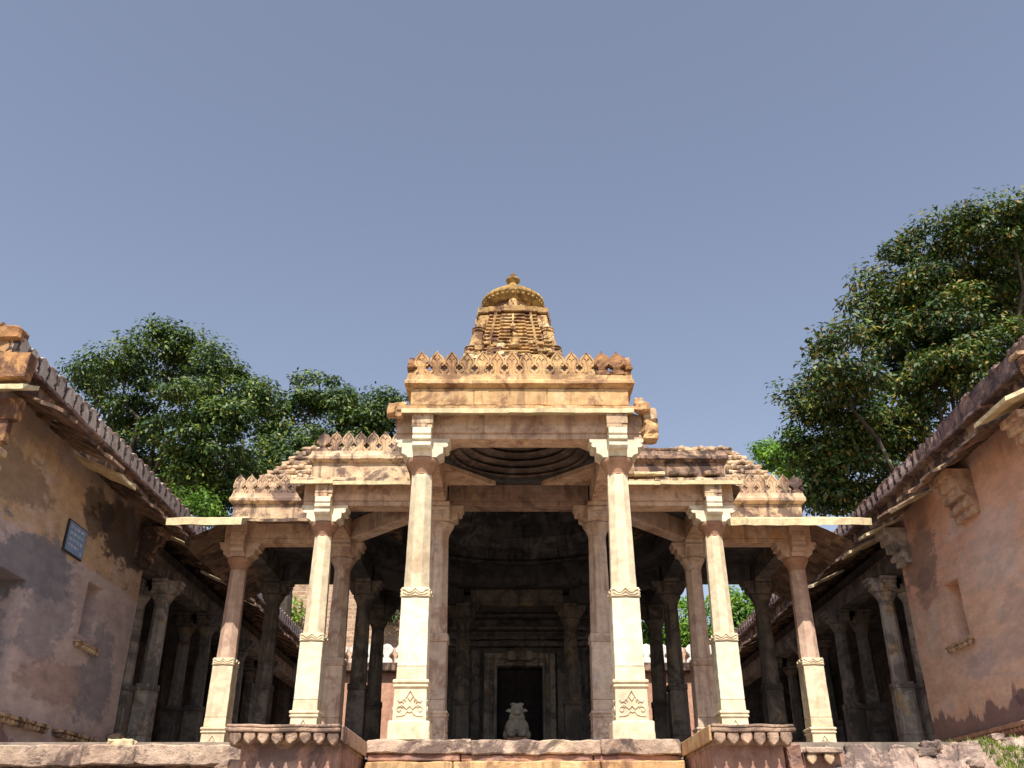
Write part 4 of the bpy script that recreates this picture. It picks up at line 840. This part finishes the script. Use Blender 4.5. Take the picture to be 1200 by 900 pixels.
# ------------------------------------------------------------------ side buildings
def plaster_wall(s, X, y0, y1, z0, z1, openings, depth):
    """wall face in the plane x = X, seen from the court; openings (ya, yb, za, zb) with reveals"""
    g = G(); ys = sorted({y0, y1} | {o[0] for o in openings} | {o[1] for o in openings}); zs = sorted({z0, z1} | {o[2] for o in openings} | {o[3] for o in openings})
    for a, b in zip(ys, ys[1:]):
        for c, d in zip(zs, zs[1:]):
            if any(o[0] <= a and b <= o[1] and o[2] <= c and d <= o[3] for o in openings): continue
            g.add([(X, a, c), (X, b, c), (X, b, d), (X, a, d)], [(0, 1, 2, 3)])
    Xi = X + s * depth
    for a, b, c, d in openings:
        g.add([(X, a, c), (X, b, c), (X, b, d), (X, a, d), (Xi, a, c), (Xi, b, c), (Xi, b, d), (Xi, a, d)], [(0, 1, 5, 4), (1, 2, 6, 5), (2, 3, 7, 6), (3, 0, 4, 7), (4, 5, 6, 7)])
    Xb = X + s * 5.0
    g.add([(X, y0, z0), (Xb, y0, z0), (Xb, y0, z1), (X, y0, z1), (X, y1, z0), (Xb, y1, z0), (Xb, y1, z1), (X, y1, z1)], [(0, 1, 2, 3), (4, 7, 6, 5), (3, 2, 6, 7), (1, 5, 6, 2)])
    return g
def bead_sill(parent, s, X, y0, y1, z, n, out=0.09, name='sill', th=0.035, mat='buff'):
    Xo = X - s * out
    o = G().box(min(X + s * 0.02, Xo), max(X + s * 0.02, Xo), y0, y1, z, z + th).build(name, M[mat], parent, bevel=0.008, maxlen=0.1, rough=0.008, rscale=7)
    b = G()
    for i in range(n):
        y = y0 + (y1 - y0) * (i + 0.5) / n
        b.ball((X - s * out * 0.55, y, z - 0.032), (out * 0.4, (y1 - y0) / n * 0.4, 0.045), 8, 6)
    b.build('bead_row', M[mat], o, kind='stuff'); return o
def corbel(parent, s, X, y0, y1, z0, z1, mat):
    """stepped bracket growing out of the wall"""
    st_ = [(0.12, 0.0, 0.18), (0.2, 0.16, 0.3), (0.16, 0.28, 0.42), (0.26, 0.40, 0.62), (0.34, 0.60, 0.82), (0.42, 0.80, 1.0)]
    g = G(); H = z1 - z0
    for p, a, b in st_:
        g.box(min(X + s * 0.02, X - s * p), max(X + s * 0.02, X - s * p), y0 + 0.002 * p, y1 - 0.002 * p, z0 + a * H, z0 + b * H - 0.004)
    g.build('corbel', mat, parent, bevel=0.012)
def block_outline(s, h):
    a = s / 2; r = [(a, 0.0), (a, 0.05), (a - 0.010, 0.08), (a - 0.012, 0.12), (a - 0.004, 0.16), (a, 0.24), (a * 0.9, 0.275), (a * 0.6, 0.305), (a * 0.25, 0.325), (0.0, 0.335)]
    return [(x, z * h) for x, z in r] + [(-x, z * h) for x, z in reversed(r[:-1])]
MER2 = merlon_mesh('parapet_merlon', 0.30, 0.13, 1.0, False, block_outline(0.30, 1.0), maxlen=0.05, rough=0.026, rscale=7)
MER3 = merlon_mesh('worn_merlon', 0.30, 0.15, 0.85, False, block_outline(0.30, 0.86), maxlen=0.06, rough=0.04, rscale=7, seed=3.0)
def side_eave(parent, s, starts, Xin, Xout, zin, zout, th=0.055):
    for i, (a, b, dz, dx, m) in enumerate(starts):
        n = max(1, round((b - a) / 0.42))
        for q in range(n):
            ya, yb = a + (b - a) * q / n - (0.03 if q else 0), a + (b - a) * (q + 1) / n
            d2 = dz + random.uniform(-0.035, 0.03) * (q > 0); x2 = Xout - s * dx + random.uniform(-0.05, 0.04)
            tw = random.uniform(0.0, 0.05)
            zo, zi = zout + d2, zin + d2
            g = G().add([(x2, ya, zo), (x2 + random.uniform(-0.03, 0.03), yb, zo + tw), (Xin, yb, zi + tw), (Xin, ya, zi), (x2, ya, zo + th), (x2, yb, zo + th + tw), (Xin, yb, zi + th + tw), (Xin, ya, zi + th)],
                        [(0, 3, 2, 1), (4, 5, 6, 7), (0, 1, 5, 4), (1, 2, 6, 5), (2, 3, 7, 6), (3, 0, 4, 7)])
            g.build('eave_slab', M['slab'] if m else M['eave'], parent, maxlen=0.14, rough=0.02, rscale=4, seed=i * 5 + q + s * 50)

# left building
lb = thing('plaster_building', 'side building with ochre and mauve plaster wall, blue sign and stepped eave on the left', 'building')
LX = -7.0
plaster_wall(-1, LX, 11.1, 16.86, -2.7, 4.62, [(14.78, 15.36, 1.99, 2.85), (11.75, 12.87, 0.62, 2.34)], 0.55).build('wall', M['plaster_left'], lb, maxlen=0.3, rough=0.012, rscale=1.6)
G().box(-7.53, -7.50, 14.79, 15.35, 2.0, 2.84).build('window', M['recess'], lb)
G().box(-7.53, -7.50, 11.76, 12.86, 0.63, 2.33).build('window', M['recess'], lb)
bead_sill(lb, -1, LX, 14.66, 15.56, 1.86, 8, 0.09, 'window_sill')
bead_sill(lb, -1, LX, 12.5, 14.28, 0.515, 14, 0.14, 'moulding', 0.05)
bead_sill(lb, -1, LX, 14.6, 16.7, 0.505, 16, 0.16, 'moulding', 0.05)
rock(lb, (-6.88, 16.72, 0.6), (0.1, 0.14, 0.1), M['buff'], 4)
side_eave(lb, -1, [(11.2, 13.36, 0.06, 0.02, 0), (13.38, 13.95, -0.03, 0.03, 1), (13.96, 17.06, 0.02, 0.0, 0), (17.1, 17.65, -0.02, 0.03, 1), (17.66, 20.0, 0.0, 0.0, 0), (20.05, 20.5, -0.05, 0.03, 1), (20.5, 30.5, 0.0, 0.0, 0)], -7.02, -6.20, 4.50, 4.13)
G().box(-7.6, -6.97, 11.06, 31, 4.58, 4.94).build('frieze', M['stained'], lb, maxlen=0.3, rough=0.02, rscale=3)
G().box(-7.6, -6.86, 11.0, 31, 4.942, 5.0).build('cornice', M['parapet_dark'], lb, bevel=0.012, maxlen=0.25, rough=0.02, rscale=4)
for i in range(66):
    if i in (): continue
    o = link('merlon', MER3 if i < 3 or random.random() < 0.08 else MER2, M['parapet_joint'], lb, (-6.95, 11.12 + 0.30 * i, 4.995), PI / 2 + random.uniform(-0.03, 0.03)); o.rotation_euler.x = random.uniform(-0.02, 0.02); o.scale.z = random.uniform(0.92, 1.03)
for i in range(18): link('merlon', MER3, M['orange_worn'], lb, (-7.1 - 0.3 * i, 11.05, 4.995), 0)
G().box(-12, -7.62, 11.1, 31, 4.64, 4.96).build('roof_slab', M['stained'], lb)
# near end: beam, slab and brackets facing the front
G().box(-12, -6.62, 10.95, 11.09, 3.98, 4.28).build('end_beam', M['orange_worn'], lb, bevel=0.01, maxlen=0.15, rough=0.012)
G().box(-12, -6.72, 10.96, 11.088, 3.66, 3.975).build('end_block', M['orange_worn'], lb, bevel=0.01, maxlen=0.15, rough=0.015)
eb = G().add([(-12, 10.7, 4.30), (-6.5, 10.7, 4.30), (-6.5, 11.09, 4.46), (-12, 11.09, 4.46), (-12, 10.7, 4.37), (-6.5, 10.7, 4.37), (-6.5, 11.09, 4.53), (-12, 11.09, 4.53)], [(0, 3, 2, 1), (4, 5, 6, 7), (0, 1, 5, 4), (1, 2, 6, 5), (2, 3, 7, 6), (3, 0, 4, 7)])
eb.build('eave_slab', M['slab'], lb, maxlen=0.15, rough=0.02, rscale=4)
G().box(-12, -6.62, 10.86, 11.055, 4.56, 4.93).build('end_frieze', M['orange_worn'], lb, maxlen=0.2, rough=0.02, rscale=4)
for zq, p in ((3.56, 0.30), (3.46, 0.22), (3.36, 0.28), (3.24, 0.18)):
    G().box(-6.99 - 0.4, -6.99 + p, 10.85, 11.085, zq - 0.09, zq).build('end_bracket', M['buff'], lb, bevel=0.012)
for i in range(3): rock(lb, (-7.05 - 0.25 * i, 11.05, 5.28 + 0.05 * (i % 2)), (0.17, 0.14, 0.1), M['orange_worn'], 90 + i)
rock(lb, (-7.2, 18.6, 5.18), (0.18, 0.25, 0.2), M['slab'], 31, 'roof_stone'); rock(lb, (-7.35, 17.6, 5.3), (0.14, 0.2, 0.2), M['slab'], 32, 'roof_stone')
corbel(lb, -1, LX, 16.35, 16.83, 3.6, 4.3, M['stained'])
# wall plaque
sg = thing('sign', 'blue enamel sign with white lines of lettering on the ochre plaster wall', 'sign', (LX, 13.98, 3.28))
G().box(0.0, 0.035, -0.33, 0.33, -0.25, 0.25).build('sign_frame', M['iron'], sg, bevel=0.006)
G().box(0.036, 0.042, -0.305, 0.305, -0.225, 0.225).build('sign_panel', M['blue'], sg)
for li, (zq, w0, w1) in enumerate(((0.15, -0.24, 0.25), (0.055, -0.25, 0.26), (-0.04, -0.25, 0.24), (-0.13, -0.24, 0.15), (-0.18, 0.18, 0.27))):
    g = G(); y = w0
    while y < w1:
        wl = random.uniform(0.05, 0.12); e = min(y + wl, w1)
        g.box(0.0425, 0.045, y, e, zq + 0.022, zq + 0.029)
        yy = y + 0.008
        while yy < e - 0.012:
            g.box(0.0425, 0.045, yy, yy + 0.006, zq - 0.022 + random.uniform(0, 0.012), zq + 0.021)
            if random.random() < 0.6: g.box(0.0425, 0.045, yy + 0.0062, yy + 0.016, zq + random.uniform(-0.018, 0.008), zq + 0.010)
            yy += random.uniform(0.018, 0.026)
        y = e + 0.022
    g.build('lettering', M['sign_white'], sg)

# right building
rb = thing('plaster_building', 'side building with salmon orange plaster wall, slit window and blackened parapet on the right', 'building')
RX = 7.2
plaster_wall(1, RX, 10.95, 16.86, -2.7, 4.62, [(14.84, 15.36, 2.0, 2.92)], 0.5).build('wall', M['plaster_right'], rb, maxlen=0.3, rough=0.012, rscale=1.6, seed=2)
G().box(7.655, 7.685, 14.85, 15.35, 2.01, 2.91).build('window', M['recess_warm'], rb)
bead_sill(rb, 1, RX, 14.68, 15.6, 1.9, 6, 0.10, 'window_sill')
bead_sill(rb, 1, RX, 12.5, 16.75, 0.50, 34, 0.12, 'moulding', 0.06, 'salmon')
corbel(rb, 1, RX, 13.62, 14.25, 3.62, 4.36, M['pink'])
corbel(rb, 1, RX, 11.3, 11.8, 3.72, 4.30, M['pink'])
corbel(rb, 1, RX, 16.35, 16.83, 3.62, 4.28, M['court'])
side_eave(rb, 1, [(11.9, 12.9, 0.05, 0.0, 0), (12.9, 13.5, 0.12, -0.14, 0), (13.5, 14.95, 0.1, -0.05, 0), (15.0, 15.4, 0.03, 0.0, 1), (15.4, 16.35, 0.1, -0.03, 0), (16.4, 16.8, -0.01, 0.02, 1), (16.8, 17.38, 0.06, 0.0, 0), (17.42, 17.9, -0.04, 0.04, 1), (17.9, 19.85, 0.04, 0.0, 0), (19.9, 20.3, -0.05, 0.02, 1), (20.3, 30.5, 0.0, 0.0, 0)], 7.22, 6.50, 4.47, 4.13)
G().add([(6.46, 11.86, 4.25), (7.23, 11.84, 4.60), (7.23, 10.96, 4.60), (6.46, 10.96, 4.25), (6.46, 11.86, 4.31), (7.23, 11.84, 4.66), (7.23, 10.96, 4.66), (6.46, 10.96, 4.31)], [(0, 1, 2, 3), (4, 7, 6, 5), (0, 4, 5, 1), (1, 5, 6, 2), (2, 6, 7, 3), (3, 7, 4, 0)]).build('eave_slab', M['slab'], rb, maxlen=0.15, rough=0.012)
G().box(7.17, 7.8, 10.95, 31, 4.56, 4.94).build('frieze', M['stained'], rb, maxlen=0.3, rough=0.02, rscale=3)
G().box(7.02, 7.8, 10.9, 31, 4.942, 5.0).build('cornice', M['parapet_dark'], rb, bevel=0.012, maxlen=0.2, rough=0.035, rscale=4)
G().box(7.06, 7.3, 10.95, 14.06, 4.995, 5.30).build('parapet_wall', M['parapet_dark'], rb, maxlen=0.12, rough=0.02, rscale=3)
for i in range(56):
    o = link('merlon', MER3 if random.random() < 0.25 or i < 4 else MER2, M['parapet_joint_dark'] if i > 2 else M['parapet_dark'], rb, (7.14, 14.22 + 0.30 * i, 4.995), -PI / 2 + random.uniform(-0.03, 0.03)); o.rotation_euler.x = random.uniform(-0.02, 0.02); o.scale.z = random.uniform(0.86, 1.03)
for i, y in enumerate((11.0, 11.25, 11.5, 12.1, 13.0)): rock(rb, (7.17, y, 5.31), (0.12, 0.12, 0.04), M['parapet_dark'], 70 + i, 'broken_stone')
rock(rb, (6.98, 11.22, 5.06), (0.1, 0.13, 0.035), M['buff'], 71); rock(rb, (7.02, 11.2, 4.96), (0.1, 0.1, 0.06), M['stained'], 72); rock(rb, (7.0, 11.0, 4.8), (0.14, 0.1, 0.16), M['orange_worn'], 73)
G().box(7.82, 12.2, 10.95, 31, 4.64, 4.96).build('roof_slab', M['stained'], rb)

# cloisters running back behind both buildings
for s, X in ((-1, -7.0), (1, 7.2)):
    cl = thing('cloister', 'dark pillared cloister running back behind the %s plaster wall' % ('left' if s < 0 else 'right'), 'cloister', group='side cloisters')
    xa, xb = (X + s * 3.6, X + s * 3.2) if s > 0 else (X - 3.6, X - 3.2)
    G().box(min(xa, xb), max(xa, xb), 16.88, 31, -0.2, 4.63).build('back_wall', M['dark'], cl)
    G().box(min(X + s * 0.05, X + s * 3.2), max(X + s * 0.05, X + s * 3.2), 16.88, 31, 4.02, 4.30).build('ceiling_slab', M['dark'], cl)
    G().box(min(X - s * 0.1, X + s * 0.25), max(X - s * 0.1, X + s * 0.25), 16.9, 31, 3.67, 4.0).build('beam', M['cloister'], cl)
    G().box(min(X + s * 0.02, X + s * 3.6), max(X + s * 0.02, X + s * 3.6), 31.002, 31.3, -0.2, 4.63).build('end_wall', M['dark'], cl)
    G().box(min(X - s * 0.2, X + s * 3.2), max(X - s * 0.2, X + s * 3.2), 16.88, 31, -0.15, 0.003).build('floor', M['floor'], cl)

# ------------------------------------------------------------------ far court wall and ruin
bw = thing('court_wall', 'pink plaster wall with white rounded merlons closing the court behind the hall', 'wall')
G().box(-6.5, 6.8, 30.8, 31.3, -0.1, 4.12).build('wall', M['salmon'], bw)
G().box(-6.5, 6.8, 30.55, 31.3, 4.122, 4.40).build('cornice', M['stained'], bw, bevel=0.03)
wm = [(-0.21, 0), (0.21, 0), (0.19, 0.12), (0.08, 0.2), (0.1, 0.27), (0.2, 0.36), (0.21, 0.47), (0.13, 0.58), (0.0, 0.63), (-0.13, 0.58), (-0.21, 0.47), (-0.2, 0.36), (-0.1, 0.27), (-0.08, 0.2), (-0.19, 0.12)]
WME = G().prism(wm, -0.08, 0.08).mesh('white_merlon', bevel=0.015)
for i in range(26): link('merlon', WME, M['white'], bw, (-6.2 + 0.5 * i, 30.8, 4.40))
G().box(-6.5, 6.8, 31.0, 31.2, 4.40, 4.95).build('parapet_back', M['pink'], bw)
rw = thing('brick_ruin', 'tall ruined brick wall with ragged top and bushes seen between the left columns', 'ruin')
rp = [(-14.5, -2.7), (-2.6, -2.7), (-2.7, 5.5), (-3.1, 7.4), (-3.6, 8.2), (-4.2, 8.5), (-5.0, 9.4), (-6.2, 9.8), (-8.0, 10.0), (-9.4, 9.8), (-10.2, 9.3), (-11.2, 8.9), (-12.6, 8.2), (-14.5, 7.0)]
G().prism(rp, 39.5, 41.0).build('wall', M['brick'], rw, maxlen=0.5, rough=0.16, rscale=1.1)

# ------------------------------------------------------------------ trees
def leaf_mesh(name, centres, radii, per, size, up=0.75):
    n = len(centres) * per
    cc = np.repeat(np.array(centres), per, axis=0); rr = np.repeat(np.array(radii), per)
    d = rng.normal(size=(n, 3)); d /= np.linalg.norm(d, axis=1)[:, None]
    rad = rng.random(n) ** 0.45
    p = cc + d * (rr * rad)[:, None] * np.array([1.2, 1.2, 0.55])
    nr = d * 0.7 + rng.normal(size=(n, 3)) * 0.5 + np.array([0, -0.2, up]); nr /= np.linalg.norm(nr, axis=1)[:, None]
    ax = d + rng.normal(size=(n, 3)) * 0.8 + np.array([0, 0, -0.35]); ax -= nr * (ax * nr).sum(1)[:, None]; ax /= np.linalg.norm(ax, axis=1)[:, None]
    sd_ = np.cross(nr, ax)
    L = size * rng.uniform(0.6, 1.25, n); Wd = L * rng.uniform(0.36, 0.52, n)
    base = p; tip = p + ax * L[:, None] - nr * (L * 0.12)[:, None]; mid = p + ax * (L * 0.5)[:, None] + nr * (L * 0.06)[:, None]
    v = np.stack([base, mid + sd_ * Wd[:, None] * 0.5, tip, mid - sd_ * Wd[:, None] * 0.5], axis=1).reshape(-1, 3)
    me = bpy.data.meshes.new(name)
    me.vertices.add(4 * n); me.vertices.foreach_set('co', v.ravel().astype(np.float32))
    me.loops.add(4 * n); me.loops.foreach_set('vertex_index', np.arange(4 * n, dtype=np.int32))
    me.polygons.add(n); me.polygons.foreach_set('loop_start', np.arange(0, 4 * n, 4, dtype=np.int32))
    me.update(calc_edges=True); me.validate(); return me
def tree(label, foot, fork, blobs, dens, per, size, leaf, group=None, twig=True, trunk_r=0.35, crad=0.42, shrink=1.0):
    t = thing('tree', label, 'tree', (foot[0], foot[1], -2.7), group=group)
    off = Vector((foot[0], foot[1], -2.7))
    g = G(); F0 = Vector(fork)
    g.tube([tuple(Vector(foot) * (1 - u) + F0 * u - off + Vector((0.25 * math.sin(u * 4), 0.15 * math.sin(u * 5), 0))) for u in (0, 0.2, 0.4, 0.6, 0.8, 1.0)], [trunk_r * (1.25 - 0.5 * u) for u in (0, 0.2, 0.4, 0.6, 0.8, 1)], 10)
    centres, radii = [], []
    fork_end = F0 + Vector((0.25 * math.sin(4), 0.15 * math.sin(5), 0)) - off
    for (bx, by, bz, rx, ry, rz) in blobs:
        rx, ry, rz = rx * shrink, ry * shrink, rz * shrink
        c = Vector((bx, by, bz)) - off; m1 = fork_end.lerp(c, 0.5) + Vector((random.uniform(-.4, .4), random.uniform(-.4, .4), -0.3))
        r0 = trunk_r * random.uniform(0.24, 0.38)
        g.tube([tuple(fork_end - Vector((0, 0, random.uniform(0, 1.0)))), tuple(fork_end.lerp(m1, 0.5) + Vector((0, 0, -0.15))), tuple(m1), tuple(m1.lerp(c, 0.3) + Vector((random.uniform(-.35, .35), random.uniform(-.3, .3), .1))), tuple(m1.lerp(c, 0.62) + Vector((random.uniform(-.35, .35), 0, -.1))), tuple(c)], [r0, r0 * 0.8, r0 * 0.6, r0 * 0.48, r0 * 0.36, r0 * 0.2], 7)
        k = max(6, int(dens * (rx * ry * rz) ** (2 / 3)))
        for q in range(k):
            d = Vector(rng.normal(size=3)).normalized(); rad = random.uniform(0.55, 1.08) if random.random() < 0.8 else random.uniform(0.1, 0.6)
            p = c + Vector((d.x * rx, d.y * ry, d.z * rz)) * rad
            centres.append(tuple(p)); radii.append(crad * random.uniform(0.55, 1.25))
            if twig and random.random() < 0.5:
                a = c.lerp(p, 0.15); mm = c.lerp(p, 0.6) + Vector((random.uniform(-.15, .15), random.uniform(-.15, .15), random.uniform(-.1, .15)))
                g.tube([tuple(a), tuple(mm), tuple(p)], [r0 * 0.2, r0 * 0.12, 0.012], 5)
    g.build('trunk', M['bark'], t)
    o = link('crown', leaf_mesh('crown', centres, radii, per, size), leaf, t); o['kind'] = 'stuff'
    return t
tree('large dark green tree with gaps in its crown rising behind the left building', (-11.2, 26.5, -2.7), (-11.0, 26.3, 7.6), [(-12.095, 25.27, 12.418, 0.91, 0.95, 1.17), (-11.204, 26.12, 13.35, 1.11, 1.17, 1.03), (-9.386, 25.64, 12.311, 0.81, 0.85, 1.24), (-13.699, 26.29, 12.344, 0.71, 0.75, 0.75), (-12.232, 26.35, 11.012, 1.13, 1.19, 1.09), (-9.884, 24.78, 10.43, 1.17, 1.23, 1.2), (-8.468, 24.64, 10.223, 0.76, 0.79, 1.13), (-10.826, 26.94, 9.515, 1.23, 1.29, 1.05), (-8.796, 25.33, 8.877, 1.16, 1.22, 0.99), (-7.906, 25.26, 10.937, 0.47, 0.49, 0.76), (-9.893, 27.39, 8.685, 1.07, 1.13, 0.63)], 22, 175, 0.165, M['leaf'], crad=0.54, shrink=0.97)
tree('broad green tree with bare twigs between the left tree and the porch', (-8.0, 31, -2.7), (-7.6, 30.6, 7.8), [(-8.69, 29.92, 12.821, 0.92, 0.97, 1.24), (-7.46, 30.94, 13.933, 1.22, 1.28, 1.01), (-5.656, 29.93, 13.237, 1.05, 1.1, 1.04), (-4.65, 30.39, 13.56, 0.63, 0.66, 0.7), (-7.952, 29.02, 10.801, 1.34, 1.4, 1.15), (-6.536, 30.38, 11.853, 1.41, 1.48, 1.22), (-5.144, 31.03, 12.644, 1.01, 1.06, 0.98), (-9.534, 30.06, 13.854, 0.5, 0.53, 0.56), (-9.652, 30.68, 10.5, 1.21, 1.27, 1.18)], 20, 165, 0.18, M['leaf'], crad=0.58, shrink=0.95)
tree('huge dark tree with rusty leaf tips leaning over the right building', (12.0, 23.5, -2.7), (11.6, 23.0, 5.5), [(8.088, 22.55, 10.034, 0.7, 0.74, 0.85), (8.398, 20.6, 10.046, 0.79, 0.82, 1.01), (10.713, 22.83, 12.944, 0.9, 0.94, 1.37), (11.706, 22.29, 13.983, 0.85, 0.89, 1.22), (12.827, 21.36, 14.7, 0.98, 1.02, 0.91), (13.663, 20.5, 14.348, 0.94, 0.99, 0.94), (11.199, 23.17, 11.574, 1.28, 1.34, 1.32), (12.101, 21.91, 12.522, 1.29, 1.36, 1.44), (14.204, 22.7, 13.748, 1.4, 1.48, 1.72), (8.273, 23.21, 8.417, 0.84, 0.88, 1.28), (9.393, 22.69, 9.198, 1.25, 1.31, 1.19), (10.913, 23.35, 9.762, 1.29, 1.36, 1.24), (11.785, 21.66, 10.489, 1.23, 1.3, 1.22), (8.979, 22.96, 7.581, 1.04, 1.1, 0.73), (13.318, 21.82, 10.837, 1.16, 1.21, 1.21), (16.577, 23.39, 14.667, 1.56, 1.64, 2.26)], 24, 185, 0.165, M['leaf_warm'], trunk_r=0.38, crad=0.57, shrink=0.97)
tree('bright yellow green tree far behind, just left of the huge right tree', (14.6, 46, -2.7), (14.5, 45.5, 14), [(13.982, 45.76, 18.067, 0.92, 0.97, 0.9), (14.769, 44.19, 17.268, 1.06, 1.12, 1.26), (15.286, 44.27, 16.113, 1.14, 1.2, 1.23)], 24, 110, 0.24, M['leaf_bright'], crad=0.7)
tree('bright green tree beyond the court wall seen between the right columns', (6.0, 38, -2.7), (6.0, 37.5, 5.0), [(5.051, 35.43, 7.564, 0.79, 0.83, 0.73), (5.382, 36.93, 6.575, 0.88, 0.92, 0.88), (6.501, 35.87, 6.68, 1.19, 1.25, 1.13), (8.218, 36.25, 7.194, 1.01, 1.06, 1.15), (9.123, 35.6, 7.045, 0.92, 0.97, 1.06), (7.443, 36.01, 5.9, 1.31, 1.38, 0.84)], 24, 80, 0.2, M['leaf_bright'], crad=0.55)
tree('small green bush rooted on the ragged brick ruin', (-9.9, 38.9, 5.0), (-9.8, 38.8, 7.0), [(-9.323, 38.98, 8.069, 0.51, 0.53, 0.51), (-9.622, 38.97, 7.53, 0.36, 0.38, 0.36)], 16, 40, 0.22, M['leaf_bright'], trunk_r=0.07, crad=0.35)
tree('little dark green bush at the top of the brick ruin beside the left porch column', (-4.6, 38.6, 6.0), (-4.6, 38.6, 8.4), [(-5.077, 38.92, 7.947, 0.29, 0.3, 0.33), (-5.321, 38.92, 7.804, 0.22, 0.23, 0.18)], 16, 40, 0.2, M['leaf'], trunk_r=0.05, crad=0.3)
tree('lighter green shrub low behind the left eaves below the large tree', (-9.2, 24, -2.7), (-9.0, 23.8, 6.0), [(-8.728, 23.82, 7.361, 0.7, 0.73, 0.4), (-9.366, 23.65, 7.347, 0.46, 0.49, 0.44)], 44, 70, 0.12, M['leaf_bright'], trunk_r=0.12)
S.render.film_transparent = False
